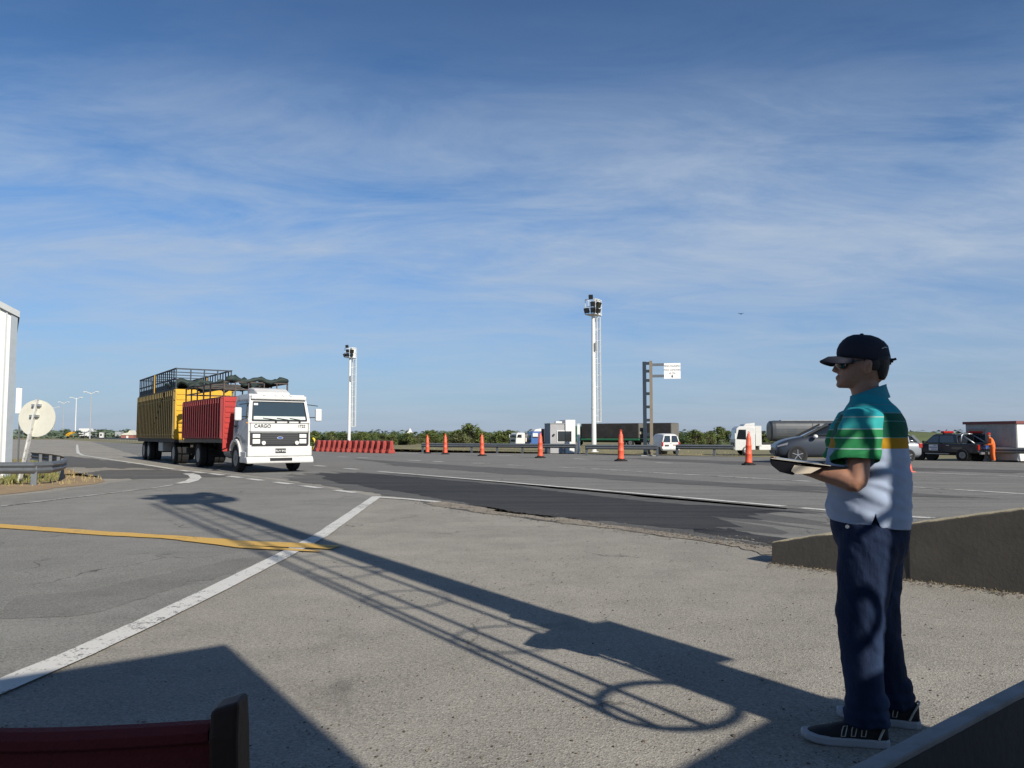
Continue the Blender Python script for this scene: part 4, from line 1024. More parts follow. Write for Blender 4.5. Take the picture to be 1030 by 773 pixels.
# ------------------------------------------------------------------ lorries at the back
def lorry_cab(parent, x0, mat, w_=1.2, h=2.9, L=1.9, nm='cab'):
    out = [(x0 - L, .55), (x0 - L, h - .1), (x0 - L + .2, h), (x0 - .45, h), (x0 - .15, h - .25), (x0, 1.65), (x0 + .03, .5)]
    c = MB().prism(out, 'y', -w_, w_).build(nm, mat, parent, bevel=.08, seg=3)
    MB().loft([[(x0 + .012 - .15 * (z - 1.7) / .95 + o_, y, z) for y, z in ((-w_ * .88, 1.72), (w_ * .88, 1.72), (w_ * .84, h - .38), (-w_ * .84, h - .38))] for o_ in (0, .02)]).build('windscreen', 'glass', c)
    MB().box(x0 + .031, x0 + .05, -w_ * .7, w_ * .7, .95, 1.35).build('grille', 'black', c)
    for s in (-1, 1):
        yy = s * (w_ + .006)
        MB().prism([(x0 - 1.15, 1.65), (x0 - 1.15, h - .35), (x0 - .4, h - .35), (x0 - .16, 1.7)], 'y', min(yy - .01, yy + .01), max(yy - .01, yy + .01)).build('side_window', 'glass', c)
        MB().box(x0 + .03, x0 + .06, min(s * .75, s * 1.12), max(s * .75, s * 1.12), .6, .85).build('headlight', 'lamp', c)
        MB().box(x0 - .05, x0 + .08, min(s * (w_ + .1), s * (w_ + .28)), max(s * (w_ + .1), s * (w_ + .28)), 1.7, 2.3).build('mirror', mat, c, bevel=.03)
    return c
tk = thing('tanker_truck', 'white cab tanker truck with a long dull steel tank behind the grey car', 'truck', G(741, 458.3) + Vector((0, .9, 0)), R(180 - 4), None, .63)
# front toward -X of the world: local +x is the nose
cabt = lorry_cab(tk, .0, 'truck_white', 1.2, 3.05, 2.1)
MB().prism([(-2.1, 3.05), (-.9, 3.05), (-1.1, 3.30), (-2.1, 3.42)], 'y', -1.1, 1.1).build('roof_fairing', 'truck_white', tk, bevel=.05)
MB().box(-2.75, -2.14, -1.2, -1.12, 1.0, 3.1).build('side_fairing', 'truck_white', tk); MB().box(-2.75, -2.14, 1.12, 1.2, 1.0, 3.1).build('side_fairing', 'truck_white', tk)
tkb = MB(); n = 28; rings = []
def tank_ring(x, k):
    out = []
    for i in range(n):
        a = 2 * math.pi * i / n; c_, s_ = math.cos(a), math.sin(a)
        f = (abs(c_) ** 3 + abs(s_) ** 3) ** (-1 / 3)
        out.append((x, 1.22 * k * c_ * f, 2.55 + 1.12 * k * s_ * f))
    return out
for x, k in ((-3.75, .55), (-3.80, .8), (-3.95, .96), (-4.3, 1.0), (-8, 1.0), (-8.05, 1.015), (-8.1, 1.0), (-15.0, 1.0), (-15.4, .96), (-15.5, .6)): rings.append(tank_ring(x, k))
tkb.loft(rings).build('tank', 'tank', tk, smooth=False)
MB().box(-14, -5, -.4, .4, 3.65, 3.72).build('walkway', 'galv', tk)
MB().box(-15.2, -1.0, -.45, .45, .8, 1.35).build('chassis', 'chassis', tk)
MB().box(-3.9, -2.5, .6, 1.15, .55, 1.1).build('fuel_tank', 'white_paint', tk, bevel=.05); MB().box(-3.9, -2.5, -1.15, -.6, .55, 1.1).build('fuel_tank', 'white_paint', tk, bevel=.05)
for s in (-1, 1):
    for x in (-1.2, -4.6, -11.5, -12.7, -13.9): wheel(tk, x, s * 1.05, .5, .3)
bt = thing('tarped_truck', 'long truck under black tarpaulins parked behind the light tower', 'truck', (P(600, 440, 99).x, 99, 0), R(180 - 36), None, 1.0)
# local +x toward the hut on the left
def tarped(x0, x1, nm, front_mat):
    o = MB().box(x1, x0, -1.1, 1.1, .95, 2.78).build(nm, 'tarp_black', bt, bevel=.08)
    MB().box(x1 - .03, x1 - .002, -1.06, 1.06, 1.0, 2.74).build('tarp_end', front_mat, o)
    MB().box(x1, x0, -1.13, 1.13, .72, .93).build('side_rave', 'green_paint', o)
    return o
tarped(1.6, -6.4, 'load', 'tarp_grey'); tarped(-7.2, -10.6, 'trailer_load', 'tarp_grey')
MB().box(-10.6, 1.6, -.5, .5, .45, .72).build('chassis', 'chassis', bt)
MB().box(-6.6, -6.45, -.9, .9, 1.45, 1.75).build('tail_board', 'cream', bt)
lorry_cab(bt, 3.9, 'green_paint', 1.05, 2.5, 1.8)
for s in (-1, 1):
    for x in (3.0, -4.2, -5.3, -8.0, -9.6): wheel(bt, x, s * .95, .42, .28)
wtk = thing('truck', 'white truck cab facing left at the left end of the parked trucks', 'truck', (P(516, 440, 90).x, 90, 0), R(180 + 28), None, .62)
lorry_cab(wtk, 0, 'truck_white', 1.2, 2.6, 1.9)
MB().box(-5.5, -2.0, -1.15, 1.15, .95, 2.3).build('load_bed', 'cream', wtk); MB().box(-5.5, -.3, -.45, .45, .6, .93).build('chassis', 'chassis', wtk)
for s in (-1, 1):
    for x in (-.9, -4.4): wheel(wtk, x, s * 1.0, .48, .3)
btk = thing('truck', 'blue and white truck cab with a dark box body left of the white hut', 'truck', (P(532, 440, 84).x, 84, 0), R(180 + 18), None, .62)
bc = lorry_cab(btk, 0, 'blue_cab', 1.2, 2.8, 1.9)
MB().prism([(-1.9, 2.802), (-.5, 2.802), (-.8, 3.1), (-1.9, 3.3)], 'y', -1.05, 1.05).build('roof_fairing', 'truck_white', btk, bevel=.05)
MB().box(-1.2, -.3, 1.21, 1.225, 1.9, 2.5).build('white_stripe', 'truck_white', bc)
MB().box(-7.5, -2.3, -1.2, 1.2, .95, 3.25).build('box_body', 'chassis', btk, bevel=.04); MB().box(-7.5, -.3, -.45, .45, .55, .93).build('chassis', 'chassis', btk)
for s in (-1, 1):
    for x in (-.9, -5.6): wheel(btk, x, s * 1.0, .48, .3)

# white hut with a window
hx = G(564, 456.2)
ht = thing('hut', 'small grey and white control hut with a corner window beside the light tower', 'hut', (hx.x, hx.y, 0), R(8))
kk = hx.y / F
hw = MB().box(-.80, .32, -.1, 2.2, .0, 2.18).build('wall', 'hut_grey', ht, bevel=.01)
MB().box(.322, 1.06, -.22, 2.1, 0, 2.46).build('white_wall', 'white_paint', ht, bevel=.01)
wf = MB().box(-.30, .32, -.14, -.102, .80, 1.68).build('window', 'white_paint', hw)
MB().box(-.24, .32, -.155, -.142, .87, 1.62).build('pane', 'glass', wf)
MB().box(.323, .76, -.25, -.222, .87, 1.62).build('pane', 'glass', wf)
MB().box(-.28, .2, .4, .9, 2.222, 2.36).build('roof_unit', 'white_paint', ht)
MB().cyl((-.55, -.12, 1.36), (-.55, -.24, 1.36), .075).build('lamp', 'black', ht)
MB().box(-.83, .318, -.16, 2.25, 2.181, 2.22).build('roof_edge', 'grey_paint', ht)
wpst = thing('white_post', 'square white post between the hut and the tall light tower', 'post', G(582, 456.6))
MB().box(-.10, .10, -.1, .1, 0, 2.12).build('shaft', 'white_paint', wpst); MB().box(-.12, .12, -.12, .12, 2.121, 2.16).build('cap', 'white_paint', wpst)

# cabin on the right
cbx = G(1023.5, 465.0)
cbn = thing('cabin', 'grey sheet metal cabin with a red brown roof edge at the far right', 'cabin', cbx, R(17.5))
MB().box(0, 3.6, 0, 2.95, .08, 1.90).build('wall', 'cabin', cbn)
rb = MB()
for i in range(20): rb.box(-.018, -.001, .14 + i * .078, .165 + i * .078, .1, 1.86)
rb.build('rib', 'cabin', cbn)
MB().box(-.10, 3.7, -.10, 3.05, 1.902, 2.04).build('roof', 'redroof', cbn)
wf = MB().box(-.03, -.002, 1.72, 2.82, .92, 1.70).build('window', 'grey_paint', cbn)
MB().box(-.045, -.031, 1.76, 2.78, .96, 1.66).build('pane', 'glass', wf)
MB().box(.03, 3.57, -.03, -.002, .05, 1.88).build('sunlit_white_panel', 'white_paint', cbn)  # white panel puts the sunlight on this face into its colour
cbl = MB().tube([G(960, 463).lerp(G(960, 463), 0) + Vector((2.2, -.9, 1.28)), G(1000, 463) + Vector((0, -.8, 1.22)), G(1060, 465) + Vector((0, -.6, 1.24))], .02, 6).build('cable', 'black')
tag(cbl, 'thin dark cable strung in front of the grey cabin', 'cable')

# ------------------------------------------------------------------ left: steel building, round sign, far road furniture
bC = G(12, 481); YB = bC.y
def PB(px, py, dy=0.0): return P(px, py, YB + dy)
bl = thing('steel_building', 'white ribbed steel building with a grey corner trim at the left edge', 'building', (bC.x, YB, 0), R(33))
ex = PB(19, 318); hE = ex.z; xr = -.02
def roofz(x): return hE + (-x) * .50
MB().prism([(xr - .18, 0), (xr - .18, roofz(-.18)), (-4.2, roofz(-4.2)), (-4.2, 0)], 'y', 0, 8).build('wall', 'white_wall', bl)
rb = MB(); k = 0
x = xr - .32
while x > -4.1:
    rb.prism([(x, .0), (x + .05, .0), (x + .05, roofz(x) - .1), (x, roofz(x) - .1)], 'y', -.05, -.001); x -= .20
rb.build('rib', 'rib_shade_grey', bl)
MB().prism([(xr, 0), (xr, hE), (xr - .178, roofz(-.178)), (xr - .178, 0)], 'y', -.05, 8.02).build('corner_trim', 'trim', bl)
MB().prism([(.03, hE - .06), (.03, hE + .13), (-4.4, roofz(-4.4) + .25), (-4.4, roofz(-4.4) + .02)], 'y', -.12, 8.1).build('roof_edge', 'grey_paint', bl)
MB().box(-.9, -.72, -.1, -.06, .0, 1.9).build('rusty_channel', 'redroof', bl)
sgp = PB(30, 470, -1.0)
rs0 = G(22, 487); YS = rs0.y + .6
b_, t_p = P(21, 480, YS), P(38, 402, YS)
rs = thing('road_sign', 'round pale road sign seen from behind on a leaning scuffed post', 'road sign', (b_.x, YS, 0))
top = t_p - Vector((b_.x, YS, 0))
mt = MB(); mt.bar((-.04, .0, 0), (top.x, 0, top.z), .13, .05); mt.build('post', 'pole_worn', rs)
dc = P(36, 421, YS) - Vector((b_.x, YS, 0)); rad = 18.6 * YS / F
MB().cyl(dc + Vector((0, .05, 0)), dc + Vector((0, .075, 0)), rad, n=40).build('disc', 'sign_back', rs)
bk = MB(); d2 = Vector((top.x, 0, top.z)).normalized()
for f in (.80, .93): bk.box(top.x * f - .12, top.x * f + .12, -.045, .05, top.z * f - .03, top.z * f + .03)
bk.build('bracket', 'galv', rs)
wpn = P(19.8, 412, YB + 1.2)
pnl = thing('panel_sign', 'narrow white panel sign half hidden behind the steel building corner', 'sign', (wpn.x, YB + 1.2, 0))
MB().box(-.02, .02, 0, .04, 0, 2.9).build('post', 'galv', pnl); MB().box(-.12, .06, -.03, -.002, 2.05, 2.88).build('board', 'sign_white', pnl)

def far_lamp(px, ptop, Y, lab, o=None):
    loc = (P(px, 440, Y).x, Y, 0); Hh = P(px, ptop, Y).z
    r = thing('street_lamp', lab, 'street lamp', loc, 0, 'tall street lamps down the road')
    MB().cyl((0, 0, 0), (0, 0, Hh), .28, .14, 8).build('pole', 'grey_paint' if px > 80 or px < 70 else 'white_paint', r)
    for s in (-1, 1):
        MB().tube([(0, 0, Hh - .6), (s * .9, 0, Hh - .1), (s * 2.2, 0, Hh + .1)], .12, 6).build('arm', 'white_paint', r)
        MB().box(min(s * 1.6, s * 2.9), max(s * 1.6, s * 2.9), -.3, .3, Hh + .1, Hh + .35).build('lamp_head', 'white_paint', r)
    return r
far_lamp(90.3, 395, 300, 'tallest street lamp far down the road, behind the white lorry')
far_lamp(75.5, 400.5, 350, 'white street lamp second from right far down the road')
far_lamp(63, 405, 400, 'grey street lamp third from right far down the road')
far_lamp(53.5, 410, 450, 'faint street lamp, leftmost and smallest of the row down the road')
def far_lorry(px0, px1, ptop, Y, mat, lab, cabmat):
    x0, x1 = P(px0, 440, Y).x, P(px1, 440, Y).x; h = P(px0, ptop, Y).z
    r = thing('parked_lorry', lab, 'lorry', (x0, Y, 0)); Lh = x1 - x0
    MB().box(0, Lh * .76, 0, 2.5, .9, h).build('box_body', mat, r, bevel=.05); MB().box(Lh * .79, Lh, 0, 2.4, .7, h * .78).build('cab', cabmat, r, bevel=.15)
    MB().box(Lh * .88, Lh + .02, -.02, 2.0, h * .5, h * .7).build('window', 'glass', r)
    MB().box(0, Lh, .4, 2, .4, .88).build('chassis', 'chassis', r)
    for f in (.15, .3, .85): MB().cyl((Lh * f, -.05, .5), (Lh * f, .3, .5), .5).build('wheel', 'rubber', r)
    return r
far_lorry(66, 74, 434.6, 330, 'yellow_far', 'small yellow lorry far down the road at the left', 'yellow_far')
far_lorry(79, 94, 431.2, 320, 'white_paint', 'white box lorry far down the road under the tallest street lamp', 'white_paint')
far_lorry(115.5, 123, 434.5, 310, 'grey_paint', 'grey lorry far down the road just left of the yellow trailer', 'grey_paint')
hs = thing('house', 'small red and white house far down the road beside the yellow trailer', 'house', (P(128, 440, 300).x, 300, 0))
MB().box(-2.4, 2.4, 0, 4, 0, 1.4).build('wall', 'far_brick', hs); MB().prism([(-2.6, 1.402), (2.6, 1.402), (1.5, 2.3), (.9, 3.2), (.2, 2.3), (-1.2, 2.1)], 'y', -.2, 4.2).build('roof', 'sign_back', hs)
MB().box(-.4, .4, -.03, -.002, 0, 1.1).build('door', 'white_paint', hs)
kb = thing('kiosk', 'tiny white kiosk far down the road between two bushes', 'kiosk', (P(101.5, 440, 300).x, 300, 0))
MB().box(-.6, .6, 0, 1.2, 0, 2.3).build('wall', 'white_paint', kb); MB().box(-.7, .7, -.1, 1.3, 2.302, 2.5).build('roof', 'grey_paint', kb)
MB().box(-.3, .3, -.03, -.002, 1.0, 1.9).build('window', 'glass', kb)
wd = thing('white_dome', 'tiny white building far beyond the trees right of the left light tower', 'building', (P(412, 438, 900).x, 900, 0))
MB().box(-3.5, 3.5, 0, 6, 0, 5).build('wall', 'white_paint', wd); MB().cyl((0, 3, 5), (0, 3, 9), 2.6, .6, 16).build('roof', 'white_paint', wd)
bird = MB(); bird.loft([[(-.45, .1, .1), (-.4, -.1, .1), (-.4, .0, .13)], [(0, .14, 0), (0, -.14, 0), (0, 0, .06)], [(.45, .1, .1), (.4, -.1, .1), (.4, 0, .13)]]); bird.ball((0, 0, 0), (.09, .28, .09))
bo = bird.build('bird', 'black'); bo.location = P(745.5, 316, 120); tag(bo, 'tiny dark bird high in the sky above the tanker', 'bird')

# ------------------------------------------------------------------ people
def ell(c, ax, rx, ay, ry, n=20, pw=2.0):
    c = Vector(c); ax = Vector(ax); ay = Vector(ay); out = []
    for i in range(n):
        a = 2 * math.pi * i / n; ca, sa = math.cos(a), math.sin(a)
        f = (abs(ca) ** pw + abs(sa) ** pw) ** (-1 / pw)
        out.append(c + ax * (rx * ca * f) + ay * (ry * sa * f))
    return out
def column(mb, secs, n=24, pw=2.3):        # (z, cx, cy, rx, ry)
    mb.loft([ell((cx_, cy_, z), (1, 0, 0), rx, (0, 1, 0), ry, n, pw) for z, cx_, cy_, rx, ry in secs])
def limb(mb, pts, rad, n=14, sub=5):
    pts = [Vector(p) for p in pts]; fp, fr_ = [], []
    for i in range(len(pts) - 1):
        p0, p1, p2, p3 = pts[max(i - 1, 0)], pts[i], pts[i + 1], pts[min(i + 2, len(pts) - 1)]
        for k in range(sub):
            t = k / sub
            fp.append(.5 * ((2 * p1) + (p2 - p0) * t + (2 * p0 - 5 * p1 + 4 * p2 - p3) * t * t + (3 * p1 - p0 - 3 * p2 + p3) * t ** 3)); fr_.append(rad[i] + (rad[i + 1] - rad[i]) * t)
    fp.append(pts[-1]); fr_.append(rad[-1])
    mb.tube(fp, fr_, n)
    mb.ball(fp[0], fr_[0], 12, 8); mb.ball(fp[-1], fr_[-1], 12, 8)
def fuse(mb, voxel, smooth=3, fn=None):
    me = mb.mesh('fuse_src'); o = bpy.data.objects.new('fuse_tmp', me); COL.objects.link(o)
    r = o.modifiers.new('r', 'REMESH'); r.mode = 'VOXEL'; r.voxel_size = voxel
    out = bpy.data.meshes.new_from_object(o.evaluated_get(bpy.context.evaluated_depsgraph_get()))
    bpy.data.objects.remove(o); bpy.data.meshes.remove(me)
    bm = bmesh.new(); bm.from_mesh(out)
    for _ in range(smooth): bmesh.ops.smooth_vert(bm, verts=bm.verts, factor=.5, use_axis_x=True, use_axis_y=True, use_axis_z=True)
    if fn:
        bm.normal_update()
        for v in bm.verts: v.co += v.normal * fn(v.co)
    bm.to_mesh(out); bm.free()
    for p in out.polygons: p.use_smooth = True
    return out

def skin_mat():
    m, t, b = nt('skin'); v = coords(t)
    c = mixc(t, tnoise(t, v, 14, 5), (.27, .135, .085), (.36, .19, .125))
    c = mixc(t, ramp(t, tnoise(t, v, 60, 3), [(.4, 0.0), (.75, .35)]), c, (.22, .10, .065))
    t.links.new(c, b.inputs['Base Color']); b.inputs['Roughness'].default_value = .5
    b.inputs['Subsurface Weight'].default_value = .08; b.inputs['Subsurface Radius'].default_value = (.012, .005, .003)
    bump(t, b, tnoise(t, v, 160, 3), .15, .002)
    return m
M['skin'] = skin_mat()
def shirt_mat(name, stops):
    # knitted stripes: colours set by the height on the garment
    m, t, b = nt(name); c = t.nodes.new('ShaderNodeTexCoord'); sp = t.nodes.new('ShaderNodeSeparateXYZ')
    t.links.new(c.outputs['Object'], sp.inputs[0])
    f = math_(t, 'MULTIPLY', math_(t, 'SUBTRACT', sp.outputs[2], .9), 1 / .7)
    r = t.nodes.new('ShaderNodeValToRGB'); r.color_ramp.interpolation = 'CONSTANT'; e = r.color_ramp.elements
    while len(e) < len(stops): e.new(.5)
    for i, (z, col) in enumerate(stops):
        e[i].position = max(0, (z - .9) / .7); e[i].color = (*col, 1)
    t.links.new(f, r.inputs['Fac'])
    v = coords(t)
    cc = mixc(t, .25, r.outputs[0], ramp(t, tnoise(t, v, 8, 4), [(.3, .3), (.7, .7)]), 'OVERLAY')
    t.links.new(cc, b.inputs['Base Color']); b.inputs['Roughness'].default_value = .85; b.inputs['Specular IOR Level'].default_value = .2
    bump(t, b, tnoise(t, v, 350, 2), .2, .001)
    return m
teal, teal2, green, dgreen, yel, wht, lin = (.016, .25, .29), (.03, .30, .30), (.02, .17, .06), (.010, .085, .055), (.36, .19, .012), (.30, .36, .48), (.10, .22, .21)
M['shirt'] = shirt_mat('striped_knit', [(.9, wht), (1.270, yel), (1.318, lin), (1.321, dgreen), (1.388, lin), (1.392, dgreen), (1.425, lin), (1.429, teal), (1.462, lin), (1.465, teal)])
lin = (.24, .38, .34)  # stripe lines lighter here; dimmed on the shirt to paint its shaded back
M['sleeve'] = shirt_mat('striped_sleeve', [(.9, green), (1.268, lin), (1.272, green), (1.315, lin), (1.319, green), (1.352, lin), (1.357, teal2), (1.405, lin), (1.409, teal), (1.46, teal)])
def denim():
    m, t, b = nt('denim'); v = coords(t); v2 = coords(t, (1, 1, .35))
    c = mixc(t, tnoise(t, v2, 9, 6, .65), (.005, .010, .028), (.014, .028, .070))
    c = mixc(t, ramp(t, tnoise(t, v2, 3.2, 4), [(.48, 0.0), (.70, .55)]), c, (.045, .080, .16))
    t.links.new(c, b.inputs['Base Color']); b.inputs['Roughness'].default_value = .85; b.inputs['Specular IOR Level'].default_value = .2
    bump(t, b, math_(t, 'ADD', tnoise(t, v2, 13, 4, .6), math_(t, 'MULTIPLY', tnoise(t, v, 300, 2), .12)), .8, .02)
    return m
M['denim'] = denim()
M['cap'] = pm('navy_cap', (.008, .010, .022), .85, var=.2, vs=10, bmp=.25, bs=250)
M['shoe'] = pm('black_shoe_knit', (.010, .010, .012), .8, var=.3, vs=14, bmp=.4, bs=200)
M['sole'] = pm('white_sole', (.34, .36, .39), .6, var=.06, vs=12, dirt=.3, dirtc=(.25, .22, .19))
M['stripe'] = pm('pale_stripe', (.45, .42, .36), .6, var=.05)
M['hair'] = pm('dark_hair', (.018, .015, .013), .6, var=.3, vs=30, bmp=.6, bs=120)

YAW = R(-17)
mo = Vector((1.615, 3.60, 0))
# skeleton (facing -x, the viewer's side is -y)
LS, LE, LW = Vector((-.035, -.190, 1.405)), Vector((-.070, -.255, 1.135)), Vector((-.255, -.19, 1.178))
RS, RE, RW = Vector((-.02, .190, 1.405)), Vector((-.07, .25, 1.14)), Vector((-.25, .12, 1.165))
bd = MB()
column(bd, [(.86, .0, 0, .135, .165), (1.0, .0, 0, .155, .175), (1.15, -.005, 0, .155, .18), (1.3, .01, 0, .145, .19), (1.40, .018, 0, .125, .185), (1.455, .02, 0, .09, .13), (1.49, .015, 0, .062, .068)])
column(bd, [(1.46, .02, 0, .062, .064), (1.52, .008, 0, .060, .060), (1.57, .0, 0, .062, .060), (1.62, .0, 0, .06, .06)])
# head from front/back limits at each height
HD = [(1.548, -.095, -.02, .030), (1.556, -.108, .03, .044), (1.575, -.112, .075, .058), (1.60, -.108, .090, .066), (1.63, -.106, .100, .071), (1.655, -.100, .105, .074), (1.68, -.102, .108, .076), (1.71, -.104, .106, .077), (1.74, -.092, .095, .073), (1.765, -.068, .072, .058), (1.780, -.030, .040, .035)]
bd.loft([ell(((f + b__) / 2, 0, z), (1, 0, 0), (b__ - f) / 2, (0, 1, 0), w__, 22, 2.2) for z, f, b__, w__ in HD])
bd.loft([ell((-.100, 0, 1.668), (1, 0, 0), .014, (0, 1, 0), .010, 10), ell((-.112, 0, 1.645), (1, 0, 0), .016, (0, 1, 0), .013, 10), ell((-.118, 0, 1.628), (1, 0, 0), .019, (0, 1, 0), .018, 10), ell((-.106, 0, 1.618), (1, 0, 0), .014, (0, 1, 0), .016, 10)])
bd.ball((-.110, 0, 1.598), (.011, .024, .006)); bd.ball((-.108, 0, 1.588), (.011, .022, .006)); bd.ball((-.100, 0, 1.563), (.018, .026, .016))
for s in (-1, 1):
    bd.ball((.010, s * .080, 1.640), (.019, .012, .032)); bd.ball((.014, s * .088, 1.652), (.016, .008, .020)); bd.ball((.004, s * .084, 1.614), (.009, .008, .011)); bd.ball((-.086, s * .034, 1.672), (.016, .018, .010))
def arm(mb, S, E, W):
    limb(mb, [S, S.lerp(E, .5), E, E.lerp(W, .3), E.lerp(W, .75), W], [.046, .047, .043, .046, .037, .029], 14)
arm(bd, LS, LE, LW); arm(bd, RS, RE, RW)
# left hand: palm up under the folder, fingers past its edge
def hand(mb, W, fwd, up, side, curl, thumb_up=.5):
    fwd, up, side = fwd.normalized(), up.normalized(), side.normalized()
    mb.loft([ell(W + fwd * a, side, rw, up, rh, 12, 2.6) for a, rw, rh in ((-.01, .026, .020), (.02, .034, .018), (.055, .041, .016), (.085, .042, .013), (.095, .038, .010))])
    for k, (o_, L) in enumerate(((-.032, .066), (-.011, .078), (.011, .073), (.031, .058))):
        p = W + fwd * .082 + side * o_; pts = [p]; ang = 0.0
        for j, f in enumerate((.45, .32, .23)):
            ang += curl[j]; p = p + (fwd * math.cos(ang) + up * math.sin(ang)) * L * f * 1.08; pts.append(p)
        limb(mb, pts, [.0095, .0088, .0080, .0068], 8, 3)
    b0 = W + fwd * .025 - side * .026
    limb(mb, [b0, b0 - side * .026 + fwd * .028 + up * .008 * thumb_up, b0 - side * .036 + fwd * .056 + up * .022 * thumb_up], [.014, .011, .008], 8, 3)
fL = Vector((-.96, .22, .12)).normalized(); uL = Vector((.10, 0, .99)); uL = (uL - fL * uL.dot(fL)).normalized()
hand(bd, LW, fL, uL, fL.cross(uL), (.15, .35, .45), 1.0)
fR = Vector((-.75, -.62, .05)).normalized(); uR = Vector((0, 0, 1)); uR = (uR - fR * uR.dot(fR)).normalized()
hand(bd, RW, fR, uR, fR.cross(uR), (.1, .3, .3), 1.0)
# legs
for q_ in ((-.05, -.145), (.10, .147)): bd.ball((q_[0], q_[1], .09), (.03, .03, .06))
LL = [(.005, -.095, .90), (-.035, -.115, .70), (-.055, -.13, .50), (-.055, -.14, .28), (-.042, -.145, .09)]
RL = [(.025, .095, .90), (.035, .11, .70), (.045, .125, .50), (.085, .14, .28), (.102, .148, .09)]
limb(bd, LL, [.085, .075, .056, .052, .04]); limb(bd, RL, [.085, .075, .056, .052, .04])
for q in (LL[-1], RL[-1]):
    bd.ball(Vector(q) + Vector((-.03, 0, -.035)), (.08, .030, .030))
me = fuse(bd, .0058, 2)
person = link('person', me, 'skin'); person.location = mo; person.rotation_euler = (0, 0, YAW)
tag(person, 'man in navy cap and striped polo shirt holding an open folder near the concrete wall', 'person')
# polo shirt
def wr(p):
    q = Vector((p.x * 3, p.y * 3, p.z * 9 + p.x * 4))
    low = max(0, min(1, (1.3 - p.z) / .25))
    return .007 * noise.noise(q * 1.5) * (0.35 + low) + .004 * noise.noise(q * 4)
shb = MB()
column(shb, [(.915, .012, 0, .158, .192), (.97, .008, 0, .166, .200), (1.05, .004, 0, .172, .206), (1.13, .004, 0, .172, .207), (1.22, .006, 0, .168, .206), (1.31, .014, 0, .160, .206), (1.385, .022, 0, .146, .200), (1.43, .026, 0, .124, .178), (1.468, .026, 0, .096, .128), (1.495, .022, 0, .078, .092), (1.515, .018, 0, .072, .075)], 40, 2.25)
def ridge(q): return 1 - abs(noise.noise(q)) * 2
def wr2(p):
    low = max(.15, min(1, (1.30 - p.z) / .12)); v = wr(p) + .011 * low * ridge(Vector((p.x * 2.2 + 4, p.y * 2.2, p.z * 15 + p.x * 5))) 
    if abs(p.y) > .19 and p.z < 1.42: v += .007 * noise.noise(Vector((p.x * 7, p.y * 7, p.z * 13 - p.x * 12)))
    return v
me = fuse(shb, .0088, 3, wr2)
bm = bmesh.new(); bm.from_mesh(me)
def cut(co, no):
    bmesh.ops.bisect_plane(bm, geom=bm.verts[:] + bm.edges[:] + bm.faces[:], dist=1e-5, plane_co=co, plane_no=no)
VX = .005
cut((0, 0, .934), (.10, 0, 1)); cut((VX, 0, .990), (1, 0, .36)); cut((VX, 0, .990), (1, 0, -.36))
kill = []
for f in bm.faces:
    c = f.calc_center_median()
    if c.z < .934 - .10 * c.x or (c.z < .990 and abs(c.x - VX) < (.990 - c.z) * .36 and abs(c.y) > .10): kill.append(f)
bmesh.ops.delete(bm, geom=kill, context='FACES')
bm.to_mesh(me); bm.free()
shirt = link('polo_shirt', me, 'shirt', person)
for S, E, s in ((LS, LE, -1), (RS, RE, 1)):
    d = (E - S).normalized(); ax = Vector((1, 0, 0)); ax = (ax - d * ax.dot(d)).normalized(); ay = d.cross(ax)
    sv = MB(); sec = [(S + Vector((.030, -s * .10, .040)), .045), (S + Vector((.026, -s * .055, .034)), .064), (S + Vector((.018, s * .0, .016)), .078), (S.lerp(E, .18), .083), (S.lerp(E, .4), .082), (S.lerp(E, .62), .084), (S.lerp(E, .90), .086)]
    sv.loft([ell(c + Vector((-.012, 0, 0)), ax, r_ * 1.02, ay, r_ * .86, 28, 2.0) for c, r_ in sec])
    def w3(p): return .011 * noise.noise(Vector((p.x * 7, p.y * 7, p.z * 11 - p.x * 12))) + .017 * max(0, ridge(Vector((p.x * 6 + p.z * 5, p.y * 4, p.z * 13 - p.x * 12)))) * max(0, min(1, (1.40 - p.z) / .08))
    ms = fuse(sv, .0075, 2, w3)
    bm = bmesh.new(); bm.from_mesh(ms); cc = S.lerp(E, .70); nn = (d + Vector((.12, 0, 0))).normalized()
    cut(cc, nn); bmesh.ops.delete(bm, geom=[f for f in bm.faces if (f.calc_center_median() - cc).dot(nn) > 0], context='FACES')
    bm.to_mesh(ms); bm.free()
    sl_ = link('sleeve', ms, 'sleeve', shirt, smooth=True); q_ = sl_.modifiers.new('cloth', 'SOLIDIFY'); q_.thickness = .003; q_.offset = -1
so_ = shirt.modifiers.new('cloth', 'SOLIDIFY'); so_.thickness = .0025; so_.offset = -1
for p in me.polygons: p.use_smooth = True
cl_ = MB(); ringsC = []
for z, k in ((1.470, 1.16), (1.498, 1.06), (1.524, .98), (1.536, .97), (1.535, .89), (1.50, .92)):
    tilt = lambda x: .026 * (x / .075)
    rg = ell((.018, 0, z), (1, 0, 0), .080 * k, (0, 1, 0), .078 * k, 28)
    ringsC.append([Vector((p.x, p.y, p.z + tilt(p.x - .018))) for p in rg])
cl_.loft(ringsC, cap=False).build('collar', pm('collar_knit', (.012, .21, .27), .75, var=.1, vs=20, bmp=.3, bs=250), shirt, smooth=True)
